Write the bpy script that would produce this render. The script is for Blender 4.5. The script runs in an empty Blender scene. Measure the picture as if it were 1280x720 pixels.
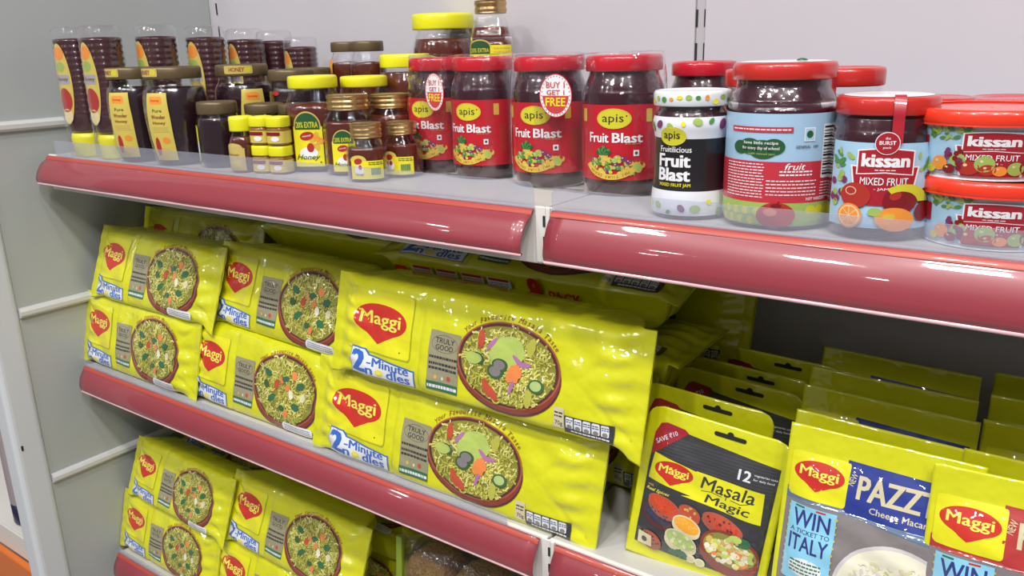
import bpy, bmesh, math, random
from math import sin, cos, pi, radians, sqrt
from mathutils import Vector, Matrix, Euler
from mathutils.geometry import tessellate_polygon

S = bpy.context.scene
COL = S.collection
# ---------------------------------------------------------------- camera
cd = bpy.data.cameras.new('camera'); cam = bpy.data.objects.new('camera', cd); COL.objects.link(cam)
right = Vector((.80959, .58642, -.02586)); down = Vector((.14395, -.24106, -.95978)); fwd = Vector((-.56907, .77331, -.27957))
cam.matrix_world = Matrix(((right.x, -down.x, -fwd.x, .41495), (right.y, -down.y, -fwd.y, -.61465), (right.z, -down.z, -fwd.z, .14172), (0, 0, 0, 1)))
cd.sensor_width = 36; cd.lens = 1044.1 * 36 / 1280; cd.clip_start = .02
S.camera = cam
# ---------------------------------------------------------------- world, lights, exposure
w = bpy.data.worlds.new('store_air'); S.world = w; w.use_nodes = True
w.node_tree.nodes['Background'].inputs[0].default_value = (.95, .90, .94, 1)
w.node_tree.nodes['Background'].inputs[1].default_value = .17
def lamp(x, y, z, size, power, col=(1, .97, .95), sy=None):
    l = bpy.data.lights.new('ceiling_lamp', 'AREA'); l.shape = 'RECTANGLE'; l.size = size; l.size_y = sy or size; l.energy = power; l.color = col
    o = bpy.data.objects.new('ceiling_lamp', l); COL.objects.link(o); o.location = (x, y, z)
    o.rotation_euler = (Vector((0, 0, -1))).to_track_quat('-Z', 'Y').to_euler()
    return o
for lx, ly, lp in ((-.9, -1.0, 9), (.1, -1.05, 13), (1.0, -1.0, 15), (-.4, -1.7, 15), (.8, -1.8, 15), (1.9, -1.5, 15)):
    lamp(lx, ly, 1.75, .16, lp * 1.38)
for lx, ly, lz in ((-2.6, -2.4, 1.6), (-3.4, -3.6, 1.6), (-1.6, -3.4, 1.7), (-1.2, -1.5, 1.75), (-2.2, -4.6, 1.5), (-.4, -3.0, 1.6)):
    lamp(lx, ly, lz, .13, 9, (1, .99, .97))
lamp(.55, -.62, 1.9, 1.2, 9, (1, .96, .97), .12)
S.view_settings.view_transform = 'Standard'; S.view_settings.look = 'None'; S.view_settings.gamma = 1
S.view_settings.use_curve_mapping = False; S.view_settings.exposure = 0.0

# ---------------------------------------------------------------- materials
MATS = {}
def mat(name, col, rough=.35, metal=0, coat=0, bump=0, bscale=60, var=0, spec=.5, sss=0):
    if name in MATS: return MATS[name]
    m = bpy.data.materials.new(name); m.use_nodes = True; nt = m.node_tree; b = nt.nodes['Principled BSDF']
    b.inputs['Base Color'].default_value = (*col, 1); b.inputs['Roughness'].default_value = rough; b.inputs['Metallic'].default_value = metal
    b.inputs['Coat Weight'].default_value = coat; b.inputs['Coat Roughness'].default_value = .035; b.inputs['Specular IOR Level'].default_value = spec
    if coat >= .9: b.inputs['Coat IOR'].default_value = 1.85
    tc = nt.nodes.new('ShaderNodeTexCoord')
    if bump:
        n = nt.nodes.new('ShaderNodeTexNoise'); n.inputs['Scale'].default_value = bscale; n.inputs['Detail'].default_value = 3
        bp = nt.nodes.new('ShaderNodeBump'); bp.inputs['Strength'].default_value = 1; bp.inputs['Distance'].default_value = bump
        nt.links.new(tc.outputs['Object'], n.inputs['Vector']); nt.links.new(n.outputs['Fac'], bp.inputs['Height'])
        nt.links.new(bp.outputs['Normal'], b.inputs['Normal']); nt.links.new(bp.outputs['Normal'], b.inputs['Coat Normal'])
    if var:
        n2 = nt.nodes.new('ShaderNodeTexNoise'); n2.inputs['Scale'].default_value = 9; n2.inputs['Detail'].default_value = 4
        mx = nt.nodes.new('ShaderNodeMix'); mx.data_type = 'RGBA'; mx.inputs['A'].default_value = (*col, 1)
        mx.inputs['B'].default_value = (*[c * (1 - var) for c in col], 1)
        nt.links.new(tc.outputs['Object'], n2.inputs['Vector']); nt.links.new(n2.outputs['Fac'], mx.inputs['Factor']); nt.links.new(mx.outputs['Result'], b.inputs['Base Color'])
    MATS[name] = m; return m
def clear(name, tint=(.97, .97, .98), refl=1.0, rough=.06, bump=0, bscale=40, milky=0):
    if name in MATS: return MATS[name]
    m = bpy.data.materials.new(name); m.use_nodes = True; nt = m.node_tree; nt.nodes.clear()
    out = nt.nodes.new('ShaderNodeOutputMaterial'); t = nt.nodes.new('ShaderNodeBsdfTransparent'); g = nt.nodes.new('ShaderNodeBsdfGlossy')
    t.inputs['Color'].default_value = (*tint, 1); g.inputs['Roughness'].default_value = rough; g.inputs['Color'].default_value = (1, 1, 1, 1)
    fr = nt.nodes.new('ShaderNodeLayerWeight'); fr.inputs['Blend'].default_value = .5
    pw = nt.nodes.new('ShaderNodeMath'); pw.operation = 'POWER'; pw.inputs[1].default_value = 4; ad = nt.nodes.new('ShaderNodeMath'); ad.operation = 'ADD'; ad.inputs[1].default_value = .045; ad.use_clamp = True
    ml = nt.nodes.new('ShaderNodeMath'); ml.operation = 'MULTIPLY'; ml.inputs[1].default_value = refl
    mx = nt.nodes.new('ShaderNodeMixShader')
    nt.links.new(fr.outputs['Facing'], pw.inputs[0]); nt.links.new(pw.outputs[0], ad.inputs[0]); nt.links.new(ad.outputs[0], ml.inputs[0]); nt.links.new(ml.outputs[0], mx.inputs[0]); nt.links.new(t.outputs[0], mx.inputs[1]); nt.links.new(g.outputs[0], mx.inputs[2])
    last = mx
    if milky:
        d = nt.nodes.new('ShaderNodeBsdfDiffuse'); d.inputs['Color'].default_value = (.60, .62, .74, 1); m2 = nt.nodes.new('ShaderNodeMixShader'); m2.inputs[0].default_value = milky
        nt.links.new(mx.outputs[0], m2.inputs[1]); nt.links.new(d.outputs[0], m2.inputs[2]); last = m2
    if bump:
        tc = nt.nodes.new('ShaderNodeTexCoord'); n = nt.nodes.new('ShaderNodeTexNoise'); n.inputs['Scale'].default_value = bscale; n.inputs['Detail'].default_value = 3
        bp = nt.nodes.new('ShaderNodeBump'); bp.inputs['Distance'].default_value = bump
        nt.links.new(tc.outputs['Object'], n.inputs['Vector']); nt.links.new(n.outputs['Fac'], bp.inputs['Height']); nt.links.new(bp.outputs['Normal'], g.inputs['Normal']); nt.links.new(bp.outputs['Normal'], fr.inputs['Normal'])
    nt.links.new(last.outputs[0], out.inputs[0]); MATS[name] = m; return m
YEL = (.63, .64, .003)
FB = dict(rough=.48, coat=.9, bump=.0062, bscale=19, spec=.3)          # packet film and the inks printed on it
def ink(name, col): return mat('ink_' + name, col, **FB)
def pink(name, col): return mat('paper_' + name, col, rough=.35, coat=.35)
film_y = mat('yellow_film', YEL, **FB)
panel_y = ink('panel_yellow', (.72, .70, .006)); seam_y = ink('seam_olive', (.40, .42, .01))
I_red = ink('red', (.55, .022, .012)); I_dred = ink('dark_red', (.24, .02, .014)); I_white = ink('white', (.72, .76, .80)); I_blue = ink('blue', (.03, .13, .52))
I_navy = ink('navy', (.02, .035, .20)); I_grey = ink('taupe', (.30, .28, .17)); I_dark = ink('charcoal', (.035, .035, .04)); I_green = ink('green', (.03, .14, .06))
I_cream = ink('cream', (.62, .56, .36)); I_lt = ink('light_yellow', (.85, .78, .10)); I_sky = ink('sky', (.24, .58, .78)); I_gold = ink('gold', (.55, .42, .08))
I_noo = [ink('noodle_a', (.62, .60, .10)), ink('noodle_b', (.72, .68, .18)), ink('noodle_c', (.46, .46, .06)), ink('noodle_d', (.80, .76, .30))]
I_base = ink('noodle_shadow', (.24, .23, .03)); I_bowl = ink('bowl', (.23, .035, .02)); I_rim = ink('bowl_rim', (.34, .09, .05)); I_bdk = ink('bowl_dark', (.09, .02, .02))
I_lime = ink('lime', (.45, .58, .12)); I_cuc = ink('cucumber', (.04, .11, .03)); I_cuc2 = ink('cucumber_flesh', (.38, .50, .18)); I_onion = ink('onion', (.42, .16, .36))
I_car = ink('carrot', (.80, .24, .06)); I_tom = ink('tomato', (.48, .07, .03)); I_stone = ink('stone', (.22, .20, .20)); I_mac = ink('macaroni', (.70, .66, .40)); I_mac2 = ink('macaroni_light', (.80, .78, .62)); I_plate = ink('plate', (.60, .58, .58))
P_red = pink('red', (.48, .010, .022)); P_white = pink('white', (.78, .78, .80)); P_yg = pink('yellow_green', (.60, .56, .03)); P_blk = pink('black', (.012, .012, .014)); P_dk = pink('maroon', (.20, .008, .012))
P_grn = pink('green', (.07, .24, .05)); P_lgrn = pink('light_green', (.32, .46, .10)); P_org = pink('orange', (.80, .28, .04)); P_sky = pink('sky', (.36, .58, .76)); P_yel = pink('yellow', (.78, .70, .02)); P_pur = pink('purple', (.18, .03, .12)); P_gold = pink('gold', (.62, .44, .06)); P_cream = pink('cream', (.70, .60, .34)); P_tan = pink('tan', (.55, .42, .12))
P_lyel = pink('label_yellow', (.62, .50, .10)); P_grey = pink('grey', (.35, .37, .38)); P_dgrn = pink('dark_green', (.02, .09, .03)); P_plred = pink('tomato_red', (.40, .03, .02))
glass = clear('clear_glass', refl=1.1, rough=.03, bump=.0012, bscale=45)
film_c = clear('shrink_film', tint=(.985, .975, .985), refl=1.1, rough=.09, bump=.003, bscale=45, milky=.012)
acry = clear('clear_plastic_strip', tint=(.93, .94, .97), refl=1.2, rough=.12, bump=.001, bscale=20, milky=.17)
jam_m = mat('dark_jam', (.040, .006, .012), rough=.25, bump=.001, bscale=60, coat=.6)
honey_m = mat('amber_honey', (.10, .018, .008), rough=.2, coat=.7)
dark_m = mat('dark_honey', (.022, .008, .012), rough=.25, coat=.7)
lid_red = mat('red_lid', (.50, .012, .025), rough=.25, coat=.6); lid_org = mat('vermilion_lid', (.50, .022, .016), rough=.3, coat=.5); lid_tub = mat('orange_red_rim', (.80, .040, .014), rough=.3, coat=.5)
lid_yel = mat('yellow_lid', (.72, .70, .01), rough=.35, coat=.3); lid_gold = mat('gold_lid', (.55, .38, .17), rough=.28, metal=.9); lid_brn = mat('bronze_lid', (.14, .10, .05), rough=.4, metal=.35)
wall_m = mat('cream_painted_steel', (.55, .53, .57), rough=.32, bump=.0006, bscale=14, var=.05)
side_m = mat('grey_green_painted_steel', (.43, .46, .45), rough=.36, bump=.0006, bscale=14, var=.08)
shelf_m = mat('off_white_shelf', (.52, .51, .48), rough=.4, var=.12); lip_m = mat('white_lip', (.72, .70, .66), rough=.3)
strip_m = mat('red_price_strip', (.29, .040, .055), rough=.34, coat=.6, bump=.0005, bscale=12, var=.12)
strip_top = mat('scarlet_strip_edge', (.40, .05, .03), rough=.4, coat=.2)
edge_m = mat('pink_highlight_edge', (.75, .45, .50), rough=.15, coat=.8); dark_gap = mat('slot_dark', (.012, .012, .014), rough=.8)

# ---------------------------------------------------------------- object helpers
def obj(name, me, parent=None, label=None):
    o = bpy.data.objects.new(name, me); COL.objects.link(o)
    if parent: o.parent = parent
    if label: o['label'] = label
    return o
def mesh(name, v, f, mats, mi=None, smooth=True):
    me = bpy.data.meshes.new(name); me.from_pydata([tuple(p) for p in v], [], f)
    for m in (mats if isinstance(mats, (list, tuple)) else [mats]): me.materials.append(m)
    if mi: me.polygons.foreach_set('material_index', mi)
    if smooth: me.polygons.foreach_set('use_smooth', [True] * len(f))
    me.update(); return me
def empty(name, loc=(0, 0, 0), rz=0):
    o = bpy.data.objects.new(name, None); COL.objects.link(o); o.location = loc; o.rotation_euler = (0, 0, rz); o.empty_display_size = .02; return o
def tag(o, label, cat, group=None):
    o['label'] = label; o['category'] = cat
    if group: o['group'] = group
    elif 'group' in o: del o['group']
    return o
def kids(o): return KID.get(o.name, [])
KID = {}
def reg():
    KID.clear()
    for o in bpy.data.objects:
        if o.parent: KID.setdefault(o.parent.name, []).append(o)
def copy_tree(o, parent=None):
    c = o.copy(); COL.objects.link(c); c.parent = parent
    for ch in kids(o): copy_tree(ch, c)
    return c
def box_mesh(name, lo, hi, m, bev=.0015, seg=2):
    bm = bmesh.new(); bmesh.ops.create_cube(bm, size=1)
    for v in bm.verts: v.co = Vector([(lo[i] + hi[i]) / 2 + v.co[i] * (hi[i] - lo[i]) for i in range(3)])
    if bev: bmesh.ops.bevel(bm, geom=list(bm.edges), offset=bev, segments=seg, affect='EDGES', profile=.5)
    me = bpy.data.meshes.new(name); bm.to_mesh(me); bm.free(); me.materials.append(m); return me
def extrude_x(name, prof, x0, x1, m, n=40, wob=0):
    """profile of (y, z) points swept along x"""
    v, f = [], []
    for i in range(n + 1):
        x = x0 + (x1 - x0) * i / n; d = wob * sin(i * .9) + wob * .6 * sin(i * .37 + 1)
        for y, z in prof: v.append((x, y + d, z))
    k = len(prof)
    for i in range(n):
        for j in range(k - 1): f.append((i * k + j, i * k + j + 1, (i + 1) * k + j + 1, (i + 1) * k + j))
    return mesh(name, v, f, m)
def smoothprof(p, k=4):
    out = []
    for i in range(len(p) - 1):
        p0 = p[max(i - 1, 0)]; p1 = p[i]; p2 = p[i + 1]; p3 = p[min(i + 2, len(p) - 1)]
        for j in range(k):
            t = j / k
            out.append(tuple(.5 * (2 * p1[q] + (p2[q] - p0[q]) * t + (2 * p0[q] - 5 * p1[q] + 4 * p2[q] - p3[q]) * t * t + (3 * p1[q] - p0[q] - 3 * p2[q] + p3[q]) * t ** 3) for q in (0, 1)))
    out.append(p[-1]); return out
def sqf(a, p):
    return 1.0 if p == 2 else 1 / (abs(cos(a)) ** p + abs(sin(a)) ** p) ** (1 / p)
def lathe(name, prof, m, n=48, p=2, sy=1.0, a0=0, a1=2 * pi, off=0, cx=0, cy=0):
    v, f = [], []; full = abs(a1 - a0 - 2 * pi) < 1e-6; cols = n if full else n + 1
    for r, z in prof:
        for i in range(cols):
            a = a0 + (a1 - a0) * i / n; q = (r + off) * sqf(a, p); v.append((cx + q * cos(a), cy + q * sin(a) * sy, z))
    for j in range(len(prof) - 1):
        for i in range(n):
            b = (i + 1) % cols; f.append((j * cols + i, j * cols + b, (j + 1) * cols + b, (j + 1) * cols + i))
    return mesh(name, v, f, m)
def lid_mesh(name, r, z0, z1, m, rows=1, p=2, ridges=0, sy=1.0):
    h = z1 - z0
    prof = [(0.001, z0 + .001), (r * .93, z0 + .0005), (r * .985, z0 + .0006)]
    if rows == 1: prof += [(r, z0 + h * .12), (r, z0 + h * .8)]
    else:
        for k in range(rows): prof += [(r * .955, z0 + h * (k + .02) / rows), (r, z0 + h * (k + .3) / rows), (r, z0 + h * (k + .7) / rows), (r * .955, z0 + h * (k + .96) / rows)]
    prof += [(r * .965, z1 - h * .03), (r * .90, z1), (r * .86, z1 - h * .06), (.001, z1 - h * .07)]
    if not ridges: return lathe(name, prof, m, 48, p, sy)
    v, f = [], []; n = ridges * 2
    for r_, z in prof:
        for i in range(n):
            a = 2 * pi * i / n; q = r_ * (1 - .018 * (i % 2)) * sqf(a, p); v.append((q * cos(a), q * sin(a) * sy, z))
    for j in range(len(prof) - 1):
        for i in range(n): b = (i + 1) % n; f.append((j * n + i, j * n + b, (j + 1) * n + b, (j + 1) * n + i))
    return mesh(name, v, f, m)

# ---------------------------------------------------------------- flat print as thin conforming ink shapes (millimetres)
TXT = {}
def text_geo(s, bold, shear):
    k = (s, 0, shear)
    if k not in TXT:
        c = bpy.data.curves.new('t', 'FONT'); c.body = s; c.offset = 0; c.shear = shear; c.resolution_u = 2; c.fill_mode = 'FRONT'
        o = bpy.data.objects.new('t', c); COL.objects.link(o); dg = bpy.context.evaluated_depsgraph_get(); me = o.evaluated_get(dg).to_mesh()
        v = [(p.co.x, p.co.y) for p in me.vertices]; f = [tuple(q.vertices) for q in me.polygons]
        o.evaluated_get(dg).to_mesh_clear(); bpy.data.objects.remove(o); bpy.data.curves.remove(c)
        if not v: v = [(0, 0), (.3, 0)]
        TXT[k] = (v, f, min(p[0] for p in v), max(p[0] for p in v), min(p[1] for p in v), max(p[1] for p in v))
    return TXT[k]
class Print:
    def __init__(self): self.bm = bmesh.new(); self.fine = ([], [], []); self.mats = []
    def mi(self, m):
        if m not in self.mats: self.mats.append(m)
        return self.mats.index(m)
    def poly(self, pts, m, lay=0, fine=False):
        tri = tessellate_polygon([[Vector((p[0], p[1], 0)) for p in pts]]); i = self.mi(m)
        if fine:
            b = len(self.fine[0]); self.fine[0].extend((p[0], p[1], lay) for p in pts)
            for t in tri: self.fine[1].append(tuple(b + q for q in t)); self.fine[2].append(i)
            return
        vs = [self.bm.verts.new((p[0], p[1], lay)) for p in pts]
        for t in tri:
            try: f = self.bm.faces.new([vs[q] for q in t]); f.material_index = i
            except ValueError: pass
    def rect(self, x0, y0, x1, y1, m, lay=0, r=0, **k):
        if r:
            pts = []
            for cx, cy, a in ((x1 - r, y1 - r, 0), (x0 + r, y1 - r, 90), (x0 + r, y0 + r, 180), (x1 - r, y0 + r, 270)):
                pts += [(cx + r * cos(radians(a + t)), cy + r * sin(radians(a + t))) for t in (0, 30, 60, 90)]
        else: pts = [(x0, y0), (x1, y0), (x1, y1), (x0, y1)]
        self.poly(pts, m, lay, **k)
    def ell(self, cx, cy, rx, ry, m, lay=0, n=28, rot=0, a0=0, a1=360, **k):
        pts = []
        N = n if a1 - a0 == 360 else n + 1
        for i in range(N):
            a = radians(a0 + (a1 - a0) * i / n); x = rx * cos(a); y = ry * sin(a); c, s_ = cos(rot), sin(rot); pts.append((cx + x * c - y * s_, cy + x * s_ + y * c))
        self.poly(pts, m, lay, **k)
    def ribbon(self, pts, wd, m, lay=0):
        i = self.mi(m); b = len(self.fine[0]); n = len(pts)
        for k, (x, y) in enumerate(pts):
            x0, y0 = pts[max(k - 1, 0)]; x1, y1 = pts[min(k + 1, n - 1)]; dx, dy = x1 - x0, y1 - y0; l = sqrt(dx * dx + dy * dy) or 1; nx, ny = -dy / l * wd / 2, dx / l * wd / 2
            self.fine[0].append((x + nx, y + ny, lay)); self.fine[0].append((x - nx, y - ny, lay))
        for k in range(n - 1): self.fine[1].append((b + 2 * k, b + 2 * k + 1, b + 2 * k + 3, b + 2 * k + 2)); self.fine[2].append(i)
    def arc(self, cx, cy, rx, ry, a0, a1, wd, m, lay=0, n=24):
        self.ribbon([(cx + rx * cos(radians(a0 + (a1 - a0) * i / n)), cy + ry * sin(radians(a0 + (a1 - a0) * i / n))) for i in range(n + 1)], wd, m, lay)
    def text(self, s, cx, cy, m, lay=1, w=None, h=None, bold=.012, shear=0, rot=0):
        v, f, x0, x1, y0, y1 = text_geo(s, bold, shear)
        sx = w / (x1 - x0) if w else None; sy = h / (y1 - y0) if h else None
        sx = sx or sy; sy = sy or sx; i = self.mi(m); c, q = cos(rot), sin(rot); vs = []
        d = bold * .9; offs = [(0, 0)] if bold < .008 else ([(-d, 0), (d, 0), (0, d * .6), (0, -d * .6)] if bold < .028 else [(-d, -d * .5), (d, -d * .5), (-d, d * .5), (d, d * .5), (0, 0)])
        for j, (ox, oy) in enumerate(offs):
            vs = []
            for x, y in v:
                X = (x + ox - (x0 + x1) / 2) * sx; Y = (y + oy - (y0 + y1) / 2) * sy; vs.append(self.bm.verts.new((cx + X * c - Y * q, cy + X * q + Y * c, lay + j * .12)))
            for t in f:
                try: F = self.bm.faces.new([vs[a] for a in t]); F.material_index = i
                except ValueError: pass
    def textarc(self, s, cx, cy, rx, ry, a0, a1, m, lay=1, h=3.2, bold=.0, shear=0):
        n = len(s)
        for k, ch in enumerate(s):
            if ch == ' ': continue
            a = radians(a0 + (a1 - a0) * (k + .5) / n); g = text_geo(ch, bold, shear); asp = h / .72
            self.text(ch, cx + rx * cos(a), cy + ry * sin(a), m, lay, w=(g[3] - g[2]) * asp, h=(g[5] - g[4]) * asp, bold=bold, shear=shear, rot=math.atan2(-ry * cos(a) * -1, -rx * sin(a) * -1) + (pi if False else 0) - pi if False else math.atan2(-cos(a) * ry, sin(a) * rx))
    def lines(self, x0, y0, x1, y1, n, m, lay=1, seed=0, th=.45):
        R = random.Random(seed)
        for k in range(n):
            y = y1 - (y1 - y0) * (k + .5) / n; x = x0
            while x < x1 - 1:
                e = min(x1, x + R.uniform(1.5, 4.5)); self.rect(x, y - th * (y1 - y0) / n / 2, e, y + th * (y1 - y0) / n / 2, m, lay, fine=True); x = e + .7
    def build(self, name, fn, cell=6, parent=None, off=.0004, dl=.00010, mk=True):
        """fn(x, y, off) in metres -> (x, y, z); the flat shapes are cut on a grid so that they follow the curved surface"""
        bm = self.bm; i = self.mi(self.mats[0]) if self.mats else 0
        if self.fine[0]:
            vs = [bm.verts.new(p) for p in self.fine[0]]
            ff = []
            for t, q in zip(self.fine[1], self.fine[2]):
                try: F = bm.faces.new([vs[a] for a in t]); F.material_index = q
                except ValueError: pass
        if len(bm.verts):
            for ax in (0, 1):
                lo = min(v.co[ax] for v in bm.verts); hi = max(v.co[ax] for v in bm.verts); k = math.floor(lo / cell) + 1
                while k * cell < hi:
                    co = Vector((0, 0, 0)); co[ax] = k * cell; no = Vector((0, 0, 0)); no[ax] = 1
                    near = [f for f in bm.faces if min(v.co[ax] for v in f.verts) < k * cell - 1e-4 and max(v.co[ax] for v in f.verts) > k * cell + 1e-4]
                    if near:
                        es = list({e for f in near for e in f.edges}); bmesh.ops.bisect_plane(bm, geom=near + es + list({v for f in near for v in f.verts}), plane_co=co, plane_no=no, dist=1e-5)
                    k += 1
            for v in bm.verts: v.co = Vector(fn(v.co.x * .001, v.co.y * .001, off + v.co.z * dl))
        bm.normal_update()
        me = bpy.data.meshes.new(name); bm.to_mesh(me); bm.free()
        for m in self.mats: me.materials.append(m)
        me.polygons.foreach_set('use_smooth', [True] * len(me.polygons))
        return obj(name, me, parent) if mk else me

# ================================================================ SETTING
D = .327; XL = -.922; XR = 1.0
def struct(o): o['kind'] = 'structure'; return o
Z2, Z3, Z4 = -.340, -.688, -1.03
struct(obj('floor', box_mesh('floor', (-2.6, -2.2, -1.24), (2.2, D + .02, -1.20), mat('speckled_floor', (.35, .34, .32), rough=.4, bump=.0005, var=.2), 0)))
wb = struct(empty('wall_back', (0, D, 0)))
PX = [(-1.9, -.936), (-.922, -.9145), (-.907, -.0055), (.0055, .9)]
for a, b in ((-.936 - .9, -.936), (-.9, -.0062), (.0062, .9)):
    obj('panel', box_mesh('panel', (a, 0, -1.2), (b, .012, .5), wall_m, .001), wb)
obj('corner_upright', box_mesh('corner_upright', (-.936, .0005, -1.2), (-.9003, .012, .5), wall_m, .001), wb)
obj('upright', box_mesh('upright', (-.006, .003, -1.2), (.006, .014, .5), mat('upright_grey', (.45, .44, .46), rough=.4), .0008), wb)
slot = box_mesh('slot', (-.0011, -.0012, -.0095), (.0011, .001, .0095), dark_gap, 0)
for k in range(-5, 9):
    z = .1655 + .0371 * k
    for x in (-.0048, .0052):
        s = obj('slot', slot, wb); s.location = (x, .0032, z)
    s = obj('slot', slot, wb); s.location = (-.9012, .0003, z + .012)
wl = struct(empty('wall_left', (XL, 0, 0)))
obj('panel', box_mesh('panel', (-.03, -.077, -1.2), (0, D, .5), side_m, .001), wl)
for z in (.046, -.234, -.516, -.80):
    prof = [(0, .007), (.006, .006), (.0085, .002), (.0085, -.004), (.006, -.0075), (0, -.009)]
    v, f = [], []
    for i, y in enumerate((-.077, D)):
        for a, b in prof: v.append((a, y, z + b))
    for j in range(5): f.append((j, j + 1, 7 + j, 6 + j))
    f += [(0, 1, 2, 3, 4, 5), (11, 10, 9, 8, 7, 6)]
    obj('ledge', mesh('ledge', v, f, mat('ledge_paint', (.60, .61, .60), rough=.25, coat=.4), smooth=False), wl)
pw = obj('post', box_mesh('post', (-.042, -.123, -1.2), (.004, -.076, .5), mat('white_post', (.60, .63, .66), rough=.3), .009, 4), wl)
sm = obj('chip', box_mesh('chip', (-.001, -.0015, -.004), (.001, .0015, .004), dark_gap, .0005), pw, 'small dark paint chip'); sm.location = (.0042, -.112, -.447)

# ---------------------------------------------------------------- shelves
def shelf(x0, x1, z, label, sx0, sx1, tip, div, group='gondola shelves with red price strips'):
    t = tag(empty('display_shelf', ((x0 + x1) / 2, 0, z)), label, 'shelf', group); ox = (x0 + x1) / 2
    obj('board', box_mesh('board', (x0 - ox, .002, -.028), (x1 - ox, D - .001, 0), shelf_m, .0015), t)
    obj('front_lip', box_mesh('front_lip', (x0 - ox, -.0015, -.052), (x1 - ox, .0035, .0012), lip_m, .001), t)
    ty, tz = tip
    pr = [(-.002, -.0015), (-.0042, -.003), (-.0055, -.006), (ty * .45 - .004, tz * .30), (ty * .72 - .005, tz * .55), (ty - .003, tz * .86), (ty, tz)]
    p1 = [(-.0016, -.0008), (-.0046, -.0022), (-.0062, -.0055)]
    st = obj('price_strip', extrude_x('price_strip', smoothprof(pr, 3), sx0 - ox, sx1 - ox, strip_m, 60, .00018), t)
    so = st.modifiers.new('thick', 'SOLIDIFY'); so.thickness = .0012; so.offset = 1
    obj('strip_top_edge', extrude_x('strip_top_edge', [(y - .0012, zz) for y, zz in p1], sx0 - ox, sx1 - ox, strip_top, 8), st)
    r = .0017; e = [(ty - .0012 + r * cos(a), tz - .0006 + r * sin(a)) for a in [i * pi / 4 for i in range(9)]]
    obj('strip_bottom_bead', extrude_x('strip_bottom_bead', e, sx0 - ox, sx1 - ox, edge_m, 8), st)  # rolled cover edge; its highlight line is painted in as pale pink
    if div:
        d0, d1, h = div; v = []; pts = [(d0, 0), (d1, 0), (d1, h * .72)] + [(d1 - h * .28 * (1 - cos(q)), h * (.72 + .28 * sin(q))) for q in (.4, .8, 1.2, pi / 2)] + [(d0 + .004, h), (d0, h - .004)]
        bm = bmesh.new(); vs = [bm.verts.new((a - ox, -.0035 - b * .05, b - .001)) for a, b in pts]; bm.faces.new(vs)
        r_ = bmesh.ops.extrude_face_region(bm, geom=list(bm.faces)); bmesh.ops.translate(bm, verts=[g for g in r_['geom'] if isinstance(g, bmesh.types.BMVert)], vec=(0, .0012, 0))
        me = bpy.data.meshes.new('clear_front_guard'); bmesh.ops.recalc_face_normals(bm, faces=bm.faces); bm.to_mesh(me); bm.free(); me.materials.append(acry); obj('clear_front_guard', me, t)
    return t
shelf(-.9, -.0015, 0, 'left top shelf with red price strip, under the honey jars', -.898, -.0085, (-.022, -.039), (-.87, -.0075, .0245))
shelf(.0015, .9, 0, 'right top shelf with red price strip, under the jam jars and tubs', .0115, .9, (-.0155, -.0445), (.0115, .9, .0205))
shelf(-.9, -.0015, Z2, 'left middle shelf with red price strip, under the upper noodle packets', -.9, -.0085, (-.0135, -.040), (-.9, -.05, .013))
shelf(.0015, .9, Z2, 'right middle shelf under the hanging seasoning and pasta pouches', .011, .9, (-.0135, -.042), None)
shelf(-.9, -.0015, Z3, 'left bottom shelf with red price strip, under the lowest noodle packets', -.9, -.0085, (-.0135, -.042), (-.9, -.05, .012))
shelf(.0015, .9, Z3, 'right bottom shelf below the pouches', .011, .9, (-.0135, -.042), None)
for zz, wd in ((0, 'top'), (Z2, 'middle')):
    t = tag(empty('shelf_bracket', (0, .0, zz)), 'white steel bracket in the gap between the two %s price strips' % wd, 'bracket')
    obj('bracket_plate', box_mesh('bracket_plate', (-.0062, -.0040, -.050), (.0045, -.0018, .0018), lip_m, .0008), t)
    obj('bracket_flange', box_mesh('bracket_flange', (.0050, -.0046, -.048), (.0095, -.0018, .0016), lip_m, .0008), t)
    for q in (-.010, -.029): obj('slot', box_mesh('slot', (.0022, -.0049, q - .006), (.0046, -.0039, q + .004), dark_gap, .0004), t)
# next bay beyond the white post
t = tag(empty('far_shelf', (-1.4, 0, -.80)), 'white shelf with orange price strip beyond the white post', 'shelf')
obj('board', box_mesh('board', (-.42, 0, -.03), (.42, D, 0), lip_m, .0015), t)
obj('front_lip', box_mesh('front_lip', (-.42, -.006, -.05), (.42, .0, .001), lip_m, .001), t)
obj('price_strip', box_mesh('price_strip', (-.42, -.020, -.13), (.42, -.006, -.052), mat('orange_strip', (.72, .17, .02), rough=.35), .003), t)
for i, (x, lb) in enumerate(((-1.275, 'dark-based bottle nearest the white post, beyond it'), (-1.352, 'dark-based bottle at the left edge of the photo'))):
    t = tag(empty('sauce_bottle', (x, .045, -.80)), lb, 'bottle', 'bottles beyond the white post')
    obj('base', lathe('base', [(.001, 0), (.032, .001), (.035, .006), (.035, .05), (.001, .05)], mat('indigo_base', (.015, .012, .05), rough=.3), 32), t)
    obj('body', lathe('body', smoothprof([(.035, .05), (.035, .10), (.034, .18), (.030, .22), (.018, .25), (.015, .26)], 3), mat('mauve_label', (.38, .32, .33), rough=.4, var=.25), 32), t)
    obj('cap', lid_mesh('cap', .018, .26, .285, mat('crimson_cap', (.28, .02, .05))), t)

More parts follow.
